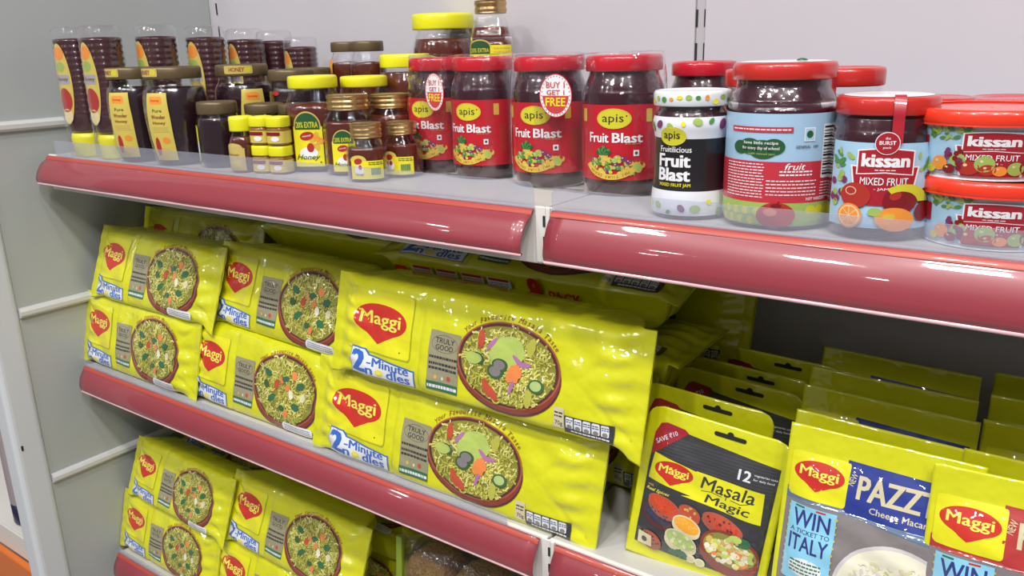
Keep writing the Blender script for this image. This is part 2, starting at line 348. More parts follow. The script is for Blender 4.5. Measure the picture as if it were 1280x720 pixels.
# ================================================================ JARS
def fruits(P, cx, cy, s, seed, kinds, n=26, rx=22, ry=9, lay=3):
    R = random.Random(seed)
    for k in range(n):
        a = R.uniform(0, 2 * pi); q = sqrt(R.random()); x = cx + rx * q * cos(a); y = cy + ry * q * sin(a); r = R.uniform(1.6, 3.4) * s; m = R.choice(kinds)
        P.ell(x, y, r, r * R.uniform(.8, 1), m, lay + k * .08, n=12, fine=True); P.ell(x - r * .3, y + r * .35, r * .22, r * .2, P_cream, lay + k * .08 + .04, n=6, fine=True)
def cylfn(rf, p=2, sy=1.0, a_front=-pi / 2):
    def fn(x, z, off):
        r = rf(z); a = a_front + x / r; q = (r * sqf(a, p)) + off; return (q * cos(a), q * sin(a) * sy, z)
    return fn
def band(name, rf, z0, z1, m, half=None, off=.0006, p=2, n=48, sy=1.0, k=5):
    """label wrapped on a jar between two heights; half = half angle in radians, None = all round"""
    pr = [(rf(z0 + (z1 - z0) * i / k), z0 + (z1 - z0) * i / k) for i in range(k + 1)]
    if half is None: return lathe(name, pr, m, n, p, sy, off=off)
    return lathe(name, pr, m, n, p, sy, -pi / 2 - half, -pi / 2 + half, off=off)
def leaf(P, x, y, r, rot, m, lay): P.ell(x, y, r, r * .45, m, lay, n=10, rot=rot, fine=True)
def swirl_logo(P, cx, cy, w, h, txt, m_bg, m_tx, lay=3, **k):
    P.ell(cx, cy, w / 2, h / 2, m_bg, lay); P.text(txt, cx, cy, m_tx, lay + 1, w=w * .72, h=h * .56, **k)

R0 = .037
JP = smoothprof([(.001, .0005), (.030, .0005), (.0345, .003), (.0368, .010), (.037, .020), (.037, .088), (.0366, .096), (.0350, .103), (.0322, .110), (.0315, .114), (.0318, .120)], 3)
def apis_jar(parent, loc, rz, half=1.55, small=False):
    """big jam jar: clear glass, dark jam, red lid, red printed label; part level = the glass, sub-parts below it"""
    g = obj('glass_jar', ME['ajar'], parent); g.location = loc; g.rotation_euler = (0, 0, rz)
    for n, m in (('jam', ME['ajam']), ('lid', ME['alid']), ('label', ME['alab']), ('label_print', ME['aprint'])): obj(n, m, g)
    return g
ME = {}
ME['ajar'] = lathe('glass_jar', JP, glass, 56); ME['ajam'] = lathe('jam', [(r * .965, z + .001) for r, z in JP if z < .117] + [(.001, .117)], jam_m, 48)
ME['alid'] = lid_mesh('lid', .0345, .115, .130, lid_red)
ME['alab'] = band('label', lambda z: R0, .016, .086, P_red)
P = Print()
# label centre x=0; millimetres, y = height on jar
P.ell(0, 73.5, 15.2, 9.0, P_yg, 1); P.arc(0, 73.5, 15.2, 9.0, 0, 360, .8, P_gold, 2); P.text('apis', -.8, 72.8, P_blk, 2, w=19, h=9.6, bold=.006); P.ell(11.2, 76, .7, .7, P_blk, 2, n=8)
P.text('Fruit', -14.2, 56, P_white, 2, w=19.5, h=8.8, bold=.03); P.text('Blast', 12.2, 56, P_white, 2, w=26, h=8.8, bold=.03)
P.text('fruit spread', 17, 50.4, P_tan, 2, w=13, h=1.7)
P.rect(17.5, 39, 22.5, 44.6, P_white, 2); P.ell(20, 41.8, 1.4, 1.5, P_dgrn, 3, n=10)
for i in range(9):                                     # pineapple: body scales and crown
    P.ell(-9 + ((i % 3) - 1) * 2.3, 34 + (i // 3) * 3.2, 2.4, 2.4, (P_gold, P_tan, P_gold)[i % 3], 2 + i * .1, n=8, fine=True)
for i in range(7): leaf(P, -9 + (i - 3) * 1.3, 44.5 - abs(i - 3) * .9, 4.2, radians(90 + (3 - i) * 22), P_grn if i % 2 else P_dgrn, 3 + i * .1)
fruits(P, 0, 30, 1.0, 3, [P_gold, P_lgrn, P_yg, P_plred, P_pur, P_grn, P_gold, P_lgrn], 64, 26, 8)
P.arc(-2, 40, 25, 20.5, 205, 322, 5.2, P_gold, 8, 26); P.textarc('MIXED FRUIT JAM', -2, 40, 25, 20.5, 222, 310, P_dk, 9, h=2.6)
P.ell(21, 28.5, 4, 5.5, P_gold, 7.2, rot=.5, n=12); P.ell(21, 28.5, 3, 4.2, P_lgrn, 7.4, rot=.5, n=12)
for i in range(12): P.ell(-18 + i * 3.3, 20 + (i % 3) * .8, .5, .5, P_gold, 2, n=6, fine=True)
for sx in (-1, 1): P.rect(sx * 32 - 3, 70, sx * 32 + 3, 82, P_gold, 1, r=1); P.rect(sx * 40 - 5, 30, sx * 40 + 5, 60, P_plred, 1)
ME['aprint'] = P.build('label_print', cylfn(lambda z: R0), 4, mk=False, off=.0009)

def wrap_mesh(d, r, zt):
    """clear shrink film round two jars standing d apart along x"""
    v, f = [], []; prof = [(.55, .001), (.97, .001), (1.03, .006), (1.05, .03), (1.05, .06), (1.05, .09), (1.01, zt - .018), (.965, zt - .006), (.95, zt + .0012), (.90, zt + .003), (.55, zt + .0025)]; n = 72; R = random.Random(5)
    for k, z in prof:
        for i in range(n):
            a = 2 * pi * i / n; cx = d / 2 * max(-1, min(1, cos(a) * 1.25)); x = cx + r * k * cos(a); y = r * k * sin(a); w_ = abs(cos(a)) < .5 and .25 or 0
            pinch = 1 - .10 * (1 - min(1, abs(x) / .022)) * (1 if k > .9 else 0)
            v.append((x, y * pinch, z - (.0035 * (1 - min(1, abs(x) / .03)) if z > .11 else 0) + R.uniform(-.0004, .0004)))
    for j in range(len(prof) - 1):
        for i in range(n): b = (i + 1) % n; f.append((j * n + i, j * n + b, (j + 1) * n + b, (j + 1) * n + i))
    return mesh('shrink_wrap', v, f, film_c)
def sticker(parent, x, z, y, w, h, rz=0):
    P = Print(); P.ell(0, 0, w / 2, h / 2, P_plred if False else pink('sticker_red', (.55, .05, .06)), 0, n=40); P.ell(0, 0, w / 2 - .9, h / 2 - .9, P_white, 1, n=40)
    for i in range(30):
        a = 2 * pi * i / 30; P.ell((w / 2 - 2.2) * cos(a), (h / 2 - 2.2) * sin(a), .62, .75, pink('sticker_red', 0), 2, n=6, fine=True)
    pts = [((w / 2 - 3.4) * cos(a), (h / 2 - 3.4) * sin(a)) for a in [radians(q) for q in range(180, 361, 9)]]
    P.poly([(-w / 2 + 3.2, 0)] + pts[1:-1] + [(w / 2 - 3.2, 0)], pink('sticker_red', 0), 3)
    P.text('BUY 1', 0, h * .245, pink('sticker_red', 0), 4, w=w * .56, h=h * .135, bold=.02); P.text('GET 1', 0, h * .075, pink('sticker_red', 0), 4, w=w * .54, h=h * .11, bold=.02)
    P.text('FREE', 0, -h * .14, P_yel, 4, w=w * .60, h=h * .19, bold=.025)
    o = P.build('offer_sticker', lambda a, b, off: (a, -off - .0 * a, b), 8, parent, off=.0002); o.location = (x, y, z); o.rotation_euler = (0, 0, rz)
def twin(c1, c2, rz1, rz2, label, st, k=1.0):
    cx, cy = (c1[0] + c2[0]) / 2, (c1[1] + c2[1]) / 2; d = sqrt((c1[0] - c2[0]) ** 2 + (c1[1] - c2[1]) ** 2); a = math.atan2(c2[1] - c1[1], c2[0] - c1[0])
    t = tag(empty('twin_jam_pack', (cx, cy, 0), a), label, 'jam jars', 'shrink-wrapped twin packs of jam')
    d /= k; apis_jar(t, (-d / 2, 0, 0), radians(rz1) - a); apis_jar(t, (d / 2, 0, 0), radians(rz2) - a)
    wf = obj('shrink_wrap', wrap_mesh(d, .0375, .130), t); sticker(wf, *st)
    return t
twin((-.245, .149), (-.1675, .135), 6, 7, 'shrink-wrapped pair of red-labelled jam jars, left pair, beside the honey', (.002, .0935, -.0405, 29, 41, 0.1))
TT = twin((-.072, .122), (.0185, .114), 10, 15, 'shrink-wrapped pair of red-labelled jam jars, right pair, with large round offer sticker', (-.004, .0935, -.0405, 33, 41, 0.2), 1.06)
TT.scale = (1.06, 1.06, 1.0)
def single_apis(x, y, rz, label):
    t = tag(empty('jam_jar', (x, y, 0), radians(rz)), label, 'jam jar', 'red-lidded jars in the back rows'); apis_jar(t, (0, 0, 0), 0); t.scale = (.93, .93, .93); return t
single_apis(.062, .200, 0, 'red-lidded jam jar behind the short black-labelled jar')

# short jar with white leafy lid and black label
t = tag(empty('jam_jar', (.1235, .038, 0), radians(12)), 'short jam jar with white fruit-patterned lid and black label', 'jam jar')
fp = smoothprof([(.001, .0005), (.026, .0005), (.0305, .004), (.0315, .012), (.0308, .022), (.0295, .030), (.029, .045), (.029, .062), (.0300, .070), (.0312, .076), (.0300, .083), (.027, .088), (.026, .094)], 3)
def rprof(prof):
    pr = [(r, z) for r, z in prof if r > .01]
    def rf(z):
        for (r0, z0), (r1, z1) in zip(pr, pr[1:]):
            if z0 <= z <= z1 and z1 > z0: return r0 + (r1 - r0) * (z - z0) / (z1 - z0)
        return pr[-1][0] if z > pr[-1][1] else pr[0][0]
    return rf
frf = rprof(fp)
g = obj('glass_jar', lathe('glass_jar', fp, glass), t); obj('jam', lathe('jam', [(r * .96, z + .001) for r, z in fp if z < .093] + [(.001, .093)], jam_m), t)
ld = obj('lid', lid_mesh('lid', .0315, .0905, .103, pink('lid_white', (.66, .70, .74))), t)
P = Print(); R = random.Random(8)
for i in range(26):
    x = -90 + i * 7.2; P.ell(x, 96.5 + R.uniform(-2, 2), R.uniform(1.6, 3.2), R.uniform(1.4, 2.4), [P_yel, P_lgrn, P_grn, P_org][i % 4], i * .05, n=10, fine=True)
P.build('lid_print', cylfn(lambda z: .0315), 4, ld, off=.0004)
lb = obj('label', band('label', frf, .024, .066, P_blk, None, k=8), t)
sl = obj('white_sleeve', band('white_sleeve', frf, .004, .024, pink('sleeve_white', (.70, .72, .78)), k=8), t); s2 = obj('white_sleeve', band('white_sleeve', frf, .0658, .083, pink('sleeve_white', 0), k=8), t)
P = Print()
P.ell(-9, 68, 11.5, 7.6, P_yg, 3); P.text('apis', -9.6, 68, P_blk, 4, w=14, h=8); P.text('Fruitilicious', -7, 57.5, P_white, 2, w=27, h=4.6, bold=.012)
P.text('Fruit', -8, 48.5, P_white, 2, w=27, h=10, bold=.045); P.text('Blast', -8, 37.2, P_white, 2, w=27, h=10, bold=.045); P.text('MIXED FRUIT JAM', -7, 28.5, P_yel, 2, w=27, h=3.4)
P.build('label_print', cylfn(frf), 3, lb, off=.001)
P = Print()
for i in range(34):
    x = -88 + (i % 17) * 11; y = (9 + R.uniform(-3, 8)) if i < 17 else (77 + R.uniform(-3, 3)); r = R.uniform(2.2, 4.6)
    P.ell(x, y, r, r * .75, [P_yel, P_lgrn, P_grn, P_pur, P_lgrn][i % 5], 1 + i * .06, n=12, rot=R.uniform(0, 3), fine=True)
P.build('fruit_pattern', cylfn(frf), 3, sl, off=.0009)

# tall jar seen from its back label
kp = smoothprof([(.001, .0005), (.034, .0005), (.0395, .004), (.041, .012), (.041, .088), (.0405, .094), (.038, .101), (.0355, .106), (.0352, .114)], 3); krf = rprof(kp)
t = tag(empty('jam_jar', (.196, .043, 0), radians(18)), 'large jam jar turned to its blue and red back label', 'jam jar')
obj('glass_jar', lathe('glass_jar', kp, glass, 56), t); obj('jam', lathe('jam', [(r * .965, z + .001) for r, z in kp if z < .112] + [(.001, .112)], jam_m), t)
obj('lid', lid_mesh('lid', .0385, .111, .124, lid_org), t); obj('lid_top', lathe('lid_top', [(.001, .1247), (.030, .1247), (.0335, .1243)], P_white), t)
lf = obj('leaf_print', lathe('leaf_print', smoothprof([(.001, .127), (.0035, .1262), (.004, .1252)], 2), P_dgrn, 12), t); lf.location = (.012, -.022, 0)
lb = obj('label', band('label', krf, .004, .088, pink('back_blue', (.34, .52, .70)), None), t)
P = Print(); KR = pink('back_red', (.50, .03, .05))
P.rect(-120, 22, 120, 53, KR, 0); P.rect(-128, 4, 128, 22, P_lgrn, 0)
P.rect(-40, 74.5, 9, 78.5, KR, 1); P.lines(-38, 75.5, 8, 77.6, 1, P_white, 2, 2)
for x, y, rx, ry in ((-22, 64, 9, 6), (-12, 62, 11, 7), (-4, 64, 8, 6), (-30, 63, 7, 5)): P.ell(x, y, rx, ry, P_dgrn, 1)
P.text('have little recipe', -14, 66.5, P_white, 3, w=26, h=3); P.text('for every day of school', -14, 62.6, P_white, 3, w=28, h=3); P.text('with mixed jam', -13, 58.5, P_lgrn, 3, w=20, h=2.2)
P.rect(17, 68, 25.5, 78, P_white, 1); P.rect(17.8, 68.8, 24.7, 77.2, P_sky, 1.5); P.ell(21.2, 73, 2.6, 2.8, P_dgrn, 2, n=14); P.text('GENERAL  10M', 20, 64, P_blk, 2, w=17, h=2)
P.rect(33, 40, 56, 80, P_white, 1, r=1)
for i in range(16): P.rect(34, 42.5 + i * 2.3, 52, 43.2 + i * 2.3 + (.7 if i % 3 == 0 else 0), P_blk, 2)
P.lines(-44, 25, -10, 52, 12, P_white, 2, 7, .32); P.lines(-8, 27, 29, 40, 5, P_white, 2, 9, .3); P.text('fruit', 12, 49.5, P_white, 2, w=15, h=5, shear=.3); P.lines(1, 42, 25, 47, 2, P_white, 2, 4); P.lines(33, 25, 50, 38, 6, P_white, 2, 5, .3); P.text('NET WEIGHT', 30, 25, P_white, 3, w=17, h=2.2)
P.ell(0, 12.5, 14, 10, P_plred, 3); P.ell(-4, 15, 5, 3, pink('apple_light', (.62, .20, .12)), 4); P.ell(0, 20, 4, 1.6, P_dk, 4); P.ribbon([(0, 20), (1, 22), (2, 23.5)], .9, P_dk, 5)
for i in range(18): P.ell(-42 + (i % 9) * 4.6 - 4, 8 + (i // 9) * 7, 3.2, 3.2, P_lgrn if i % 2 else P_yg, 1 + i * .05, n=10, fine=True)
for i in range(8): P.ell(22 + i * 4, 11 + (i % 2) * 5, 4.4, 4, P_yg if i % 2 else P_lgrn, 1 + i * .05, n=10, fine=True)
P.build('label_print', cylfn(krf), 4, lb, off=.001)

# jam jar with sky label, fruits and a red name plate
def kissan_art(P, sc=1.0, cx=0, top=0, sx=1.0):
    """name plate, product name and fruit on a sky ground, drawn about cx with its top edge at top"""
    def X(x): return cx + x * sc * sx
    def Yy(y): return top + y * sc
    SK = [P_sky]
    P.poly([(X(-25), Yy(-14)), (X(25), Yy(-14)), (X(20), Yy(-44)), (X(-20), Yy(-44))], P_white, 2); P.poly([(X(-23.4), Yy(-15)), (X(23.4), Yy(-15)), (X(18.4), Yy(-44)), (X(-18.4), Yy(-44))], P_dk if False else P_plate_red, 3)
    pts = [(-19, -20)] + [(-19 + 38 * i / 10, -3 + 1.8 * sin(pi * i / 10)) for i in range(11)] + [(19, -20), (0, -18.2)]
    P.poly([(X(a * 1.06), Yy(b * 1.0 + (.9 if b > -10 else -.9))) for a, b in pts], P_white, 4); P.poly([(X(a), Yy(b)) for a, b in pts], P_plate_red, 5)
    P.text('kissan', X(0), Yy(-9.6), P_white, 7, w=32 * sc * sx, h=9.5 * sc, bold=.05); P.lines(X(-7), Yy(-17.6), X(7), Yy(-16.2), 1, P_white, 7, 3)
    P.text('MIXED FRUIT', X(0), Yy(-25.5), P_white, 7, w=33 * sc * sx, h=5.6 * sc, bold=.01); P.text('- JAM -', X(0), Yy(-31.5), P_white, 7, w=13 * sc * sx, h=2.4 * sc)
P_plate_red = pink('plate_red', (.36, .012, .025))
t = tag(empty('jam_jar', (.273, .0395, 0), radians(16)), 'jam jar with sky-blue fruit label and seal strip over its red lid', 'jam jar')
jp = smoothprof([(.001, .0005), (.030, .0005), (.0345, .004), (.036, .012), (.0362, .020), (.036, .070), (.0355, .076), (.0345, .081), (.0335, .085), (.0332, .09)], 3); jrf = rprof(jp)
obj('glass_jar', lathe('glass_jar', jp, glass, 56), t); obj('jam', lathe('jam', [(r * .965, z + .001) for r, z in jp if z < .086] + [(.001, .087)], jam_m), t)
obj('lid', lid_mesh('lid', .0348, .0875, .1005, lid_org), t); obj('lid_top', lathe('lid_top', [(.001, .1012), (.027, .1012), (.030, .1008)], P_white), t)
lb = obj('label', band('label', jrf, .010, .070, P_sky, 1.15, k=8), t)
P = Print(); kissan_art(P, .92, 0, 67); R = random.Random(4)
for i in range(16): leaf(P, R.uniform(-38, -22) if i % 2 else R.uniform(22, 38), R.uniform(50, 68), R.uniform(2, 4), R.uniform(0, 3), P_grn if i % 3 else P_lgrn, 1 + i * .1)
for i in range(22): P.ell((-32 if i % 2 else 33) + R.uniform(-6, 5), 26 + R.uniform(0, 22), 2.6, 2.6, (P_pur if i % 4 == 1 else P_lgrn if i % 2 else P_dk), 2 + i * .08, n=10, fine=True)
P.ell(-18, 33, 10.5, 9, P_plred, 8); P.ell(-21, 36, 4, 3, P_cream, 8.3, n=12); P.ell(-21, 36, 3.4, 2.5, P_plred, 8.4, n=12)
P.ell(12, 31, 12, 10.5, P_dk, 9, rot=.5); P.poly([(14 + 18 * cos(radians(a)), 27 + 15 * sin(radians(a))) for a in range(10, 131, 10)] + [(12 + 12 * cos(radians(a)), 27 + 10 * sin(radians(a))) for a in range(125, 14, -10)], P_yg, 9.9); P.ell(8, 34, 4, 3, P_plred, 9.5, rot=.5)
P.ell(-21, 18, 9, 9, P_org, 10); P.ell(-21, 18, 7.6, 7.6, P_cream, 10.3); P.ell(-21, 18, 6.6, 6.6, P_org, 10.5)
for i in range(8): P.ribbon([(-21, 18), (-21 + 6.6 * cos(i * pi / 4), 18 + 6.6 * sin(i * pi / 4))], .5, P_cream, 10.8)
P.ell(9, 17, 13, 8.5, P_org, 10.2, rot=-.1); P.ell(5, 19, 4, 2.4, P_gold, 10.4); P.ell(-4, 22, 4.5, 3, P_lgrn, 10.6); P.ell(28, 22, 6, 7, P_dk, 9.2)
P.build('label_print', cylfn(jrf), 4, lb, off=.001)
v, f = [], []; path = [(-.029, .1022), (-.0355, .1010), (-.0358, .0875), (-.0360, .083), (-.0372, .076), (-.0376, .070)]
for y, z in path: v += [(.002, y, z), (.0095, y + .0006, z)]
for i in range(5): f.append((2 * i, 2 * i + 1, 2 * i + 3, 2 * i + 2))
sp = obj('seal_strip', mesh('seal_strip', v, f, P_plate_red), t)
P = Print(); P.ell(0, 70, 7.8, 7.8, P_white, 0); P.ell(0, 70, 7.3, 7.3, P_plate_red, 1); P.text('the', 0, 73.6, P_white, 2, w=3, h=1.8); P.text('BURST', 0, 70.4, P_white, 2, w=10, h=2.6, bold=.02); P.text('pack', 0, 67, P_white, 2, w=5, h=2)
P.build('round_seal', cylfn(lambda z: .0365), 3, sp, off=.0016)

# two stacked tubs
TUB = smoothprof([(.001, .0005), (.040, .0005), (.0425, .002), (.0440, .010), (.0462, .030), (.0470, .036)], 3)
TUBL = [(.001, .036), (.047, .036), (.0495, .0368), (.0505, .039), (.0505, .0435), (.0492, .0462), (.047, .0470), (.0458, .0462), (.0452, .0452), (.001, .0452)]
tb = rprof(TUB)
def make_tub():
    t = empty('jam_tub'); obj('tub', lathe('tub', TUB, pink('tub_white', (.66, .70, .74)), 56), t); obj('lid', lathe('lid', smoothprof(TUBL, 2), lid_tub, 64), t)
    lb = obj('label', band('label', tb, .004, .0335, P_sky, 1.25, k=5), t); P = Print(); R = random.Random(6)
    kissan_art(P, .68, -4, 33.5, 1.36)
    for i in range(40): leaf(P, R.uniform(-45, -14) if i % 3 else R.uniform(26, 50), R.uniform(28, 35), R.uniform(1.6, 3.2), R.uniform(0, 3), P_grn if i % 2 else P_lgrn, 1 + i * .04)
    P.rect(-54, 16, -47, 29, P_plate_red, 1)
    for x, y, r, m in ((-36, 11, 5.5, P_org), (-29, 7.5, 4, P_dk), (-24, 14, 5, P_lgrn), (-17, 9, 6.5, P_plred), (-8, 12, 6, P_lgrn), (-6, 8, 5, P_plred), (1, 7.5, 4.2, P_org), (10, 9, 5, P_lgrn), (19, 10, 7, P_dk), (27, 12, 6, P_plred), (33, 8, 5, P_org), (40, 11, 6, P_lgrn), (48, 9, 6, P_dk), (-42, 7, 3.5, P_yg)):
        P.ell(x, y, r, min(r * .9, y - 4.2), m, 8 + x * .01, n=16); P.ell(x - r * .3, y + r * .3, r * .2, r * .16, P_cream, 9, n=8, fine=True)
    for i in range(16): P.ell(-27 + R.uniform(-5, 5), 12 + R.uniform(-4, 9), 1.8, 1.8, P_dk if i % 2 else P_pur, 8.8 + i * .05, n=8, fine=True)
    for i in range(8): P.ell(36 + R.uniform(-5, 8), 20 + R.uniform(-4, 4), 2.2, 2.2, P_lgrn, 8.8 + i * .05, n=8, fine=True)
    P.build('label_print', cylfn(tb), 4, lb, off=.001); return t
TB = make_tub(); TB.location = (.345, .055, 0); TB.rotation_euler = (0, 0, radians(14)); tag(TB, 'lower of two stacked jam tubs with orange-red rims', 'jam tub', 'stacked jam tubs')
reg(); t2 = copy_tree(TB); t2.location = (.337, .057, .0462); t2.rotation_euler = (0, 0, radians(17)); tag(t2, 'upper of two stacked jam tubs with orange-red rims', 'jam tub', 'stacked jam tubs')

# red-lidded jars in the back rows of the right bay (plain copies of the sky-labelled shape)
def back_jar(x, y, h, r, label, lidm, fill, lab=None, strip=False, name='jam_jar', cat='jam jar', grp='red-lidded jars in the back rows', rz=0):
    t = tag(empty(name, (x, y, 0), radians(rz)), label, cat, grp)
    pr = smoothprof([(.001, .0005), (r * .82, .0005), (r * .95, .004), (r, .012), (r, h * .70), (r * .98, h * .77), (r * .90, h * .83), (r * .88, h * .88)], 3)
    obj('glass_jar', lathe('glass_jar', pr, glass, 40), t); obj('jam' if 'jam' in name else 'honey', lathe('fill', [(q * .965, z + .001) for q, z in pr if z < h * .8] + [(.001, h * .8)], fill, 40), t)
    obj('lid', lid_mesh('lid', r * .96, h * .87, h, lidm), t)
    if lab: obj('label', band('label', lambda z: r, h * .12, h * .66, lab), t)
    if strip: obj('seal_strip', box_mesh('seal_strip', (-.004, -r * .99, h * .7), (.004, -r * .965, h + .0006), P_plate_red, .0002), t)
    return t
back_jar(.218, .125, .117, .034, 'red-lidded jam jar behind the large jar, right of its lid', lid_org, jam_m, P_sky, True)
back_jar(.150, .125, .116, .034, 'red-lidded jam jar behind the large jar, left of its lid', lid_org, jam_m, P_sky)
back_jar(.283, .150, .0925, .033, 'low red-lidded jar behind the sky-blue labelled jar', lid_red, jam_m, P_sky)
back_jar(.335, .213, .0895, .036, 'low red-lidded jar behind the stacked tubs, farther back', lid_red, jam_m, P_sky)
back_jar(.347, .138, .0930, .033, 'low red-lidded jar directly behind the stacked tubs', lid_red, jam_m, P_sky)

# ---------------------------------------------------------------- honey
def honey_print(P, s, w=26, extra='20% EXTRA'):
    """label art: green arch with the offer, red oval badge, honey splash, Honey lettering"""
    P.rect(-w / 2, 6 * s, w / 2, 44 * s, P_yel, 0, r=1)
    if extra:
        P.ell(0, 44 * s, w * .46, 14 * s, P_tan, 1, a0=0, a1=180); P.rect(-w * .46, 42 * s, w * .46, 44.2 * s, P_tan, 1); P.ell(0, 44 * s, w * .42, 12.6 * s, P_dgrn, 2, a0=0, a1=180); P.rect(-w * .42, 41 * s, w * .42, 44.2 * s, P_dgrn, 2); P.text(extra, 0, 45.5 * s, P_yg, 3, w=w * .74, h=5.4 * s, bold=.025)
    P.ell(-1, 35 * s, 6.6 * s, 4 * s, P_plred, 3, rot=.2); P.text('Honey', -1, 35 * s, P_white, 4, w=9 * s, h=2.2 * s, rot=.2, shear=.3)
    R = random.Random(3)
    for i in range(12): P.ell(4 * s + R.uniform(-3, 8) * s, 29 * s + R.uniform(-6, 9) * s, 2.4 * s, 3 * s, P_org if i % 2 else P_gold, 2 + i * .03, n=8, fine=True)
    P.ell(0, 19 * s, 8.5 * s, 5.5 * s, P_white, 3.5); P.ell(2 * s, 24 * s, 3.4 * s, 4.4 * s, P_plred, 4); P.text('Honey', -1, 14.5 * s, P_dgrn, 5, w=w * .8, h=6 * s, shear=.35, bold=.012); P.ell(w * .38, 10 * s, 1, 1, P_dgrn, 5, n=8)
def jar_obj(name, loc, rz, prof, r_lid, z_lid, z_top, lidm, fill, lvl, label, cat, grp, rows=1, ridges=0, p=2, sy=1.0, half=.9, lab=None, printer=None, lab_z=(.01, .05), fillname='honey', lidp=2):
    t = tag(empty(name, loc, radians(rz)), label, cat, grp); rf = rprof(prof)
    obj('glass_jar', lathe('glass_jar', prof, glass, 48, p, sy), t); obj(fillname, lathe('fill', [(r * .955, z + .001) for r, z in prof if z < lvl] + [(.001, lvl)], fill, 48, p, sy), t)
    obj('lid', lid_mesh('lid', r_lid, z_lid, z_top, lidm, rows, lidp, ridges), t)
    if lab: lb = obj('label', band('label', rf, lab_z[0], lab_z[1], lab, half, p=p, sy=sy, k=6), t)
    if printer:
        P = Print(); printer(P); P.build('label_print', cylfn(rf, p, sy), 4, t if not lab else lb, off=.001)
    return t
def P20(s=1, w=26, extra='20% EXTRA'): return lambda P: honey_print(P, s, w, extra)
YH = smoothprof([(.001, .0005), (.026, .0005), (.0325, .004), (.0335, .012), (.0335, .066), (.033, .074), (.030, .086), (.0272, .093), (.0268, .1)], 3)
jar_obj('honey_jar', (-.390, .084, 0), 30, YH, .0295, .0975, .1125, lid_yel, honey_m, .082, 'yellow-lidded honey jar with green arch label at the front', 'honey jar', 'honey jars', ridges=50, printer=P20(1.25, 34), p=2.6)
jar_obj('honey_jar', (-.364, .144, 0), 6, YH, .0292, .096, .1095, lid_yel, honey_m, .082, 'yellow-lidded honey jar directly behind the gold-capped jars', 'honey jar', 'honey jars', ridges=50, p=2.6)
GH = smoothprof([(.001, .0005), (.023, .0005), (.0280, .004), (.0285, .012), (.0285, .052), (.0275, .062), (.0235, .069), (.021, .073), (.0208, .08)], 3)
jar_obj('honey_jar', (-.345, .0895, 0) if False else (-.3265, .079, 0), 30, GH, .0245, .0745, .0915, lid_gold, honey_m, .062, 'gold-capped honey jar with green arch label, second row', 'honey jar', 'honey jars', rows=3, printer=P20(.92, 26), p=2.8)
jar_obj('honey_jar', (-.305, .128, 0), 8, GH, .0245, .0735, .0895, lid_gold, honey_m, .066, 'gold-capped honey jar behind the small gold-capped pair', 'honey jar', 'honey jars', rows=3, p=2.8)
G4 = jar_obj('honey_jar', (-.2905, .187, 0), 8, GH, .0245, .0735, .0895, lid_gold, honey_m, .066, 'gold-capped honey jar half hidden by the left twin pack', 'honey jar', 'honey jars', rows=3, p=2.8)
G4.scale = (.8, .8, 1)
SH = smoothprof([(.001, .0005), (.018, .0005), (.0215, .003), (.0220, .008), (.0220, .030), (.0205, .038), (.0165, .044), (.0150, .047), (.0150, .053)], 3)
def small_lab(P):
    P.rect(-11, 4, 24, 24, P_yel, 0); P.ell(-3, 24, 9, 6, P_lyel, 0, a0=0, a1=180); P.ell(-3, 23.5, 4.4, 3.2, P_plred, 2, rot=.2); P.ell(-2, 14, 5, 6, P_white, 2); P.ell(-1, 17, 2, 2.6, P_plred, 3)
    P.text('Honey', -2, 9, P_dk, 4, w=9, h=3.2, shear=.3); P.lines(8, 19, 23, 23, 2, P_dgrn, 2, 1); P.rect(10, 8, 20, 16, P_lgrn, 2)
    for i in range(8): P.rect(10.5 + i * 1.2, 9, 11.1 + i * 1.2, 15.5, P_dgrn, 3)
jar_obj('honey_jar', (-.268, .048, 0), 26, SH, .0175, .0475, .0635, lid_gold, honey_m, .036, 'small gold-capped honey jar with yellow label, frontmost', 'honey jar', 'honey jars', rows=3, printer=small_lab, p=2.6)
jar_obj('honey_jar', (-.2555, .0915, 0), 10, SH, .0175, .0475, .0615, lid_gold, honey_m, .036, 'small gold-capped honey jar between the frontmost one and the twin pack', 'honey jar', 'honey jars', rows=3, printer=small_lab, p=2.6)
BH = smoothprof([(.001, .0005), (.034, .0005), (.041, .005), (.043, .02), (.043, .12), (.042, .140), (.038, .155), (.0355, .160), (.0355, .165)], 3)
jar_obj('honey_jar', (-.349, .283, 0), 0, BH, .0415, .163, .184, lid_yel, honey_m, .152, 'largest honey jar, wide yellow lid, at the back', 'honey jar', 'honey jars', ridges=0, lidp=2)
MH = smoothprof([(.001, .0005), (.028, .0005), (.034, .005), (.036, .015), (.036, .08), (.035, .098), (.032, .108), (.031, .112), (.031, .118)], 3)
jar_obj('honey_jar', (-.350, .206, 0), 0, MH, .0325, .117, .134, lid_yel, honey_m, .112, 'medium yellow-lidded honey jar in front of the largest one', 'honey jar', 'honey jars', ridges=50, p=2.4)
QH = smoothprof([(.001, .0005), (.022, .0005), (.0262, .005), (.0270, .015), (.0270, .140), (.0262, .150), (.0215, .168), (.0180, .176), (.0175, .183)], 3)
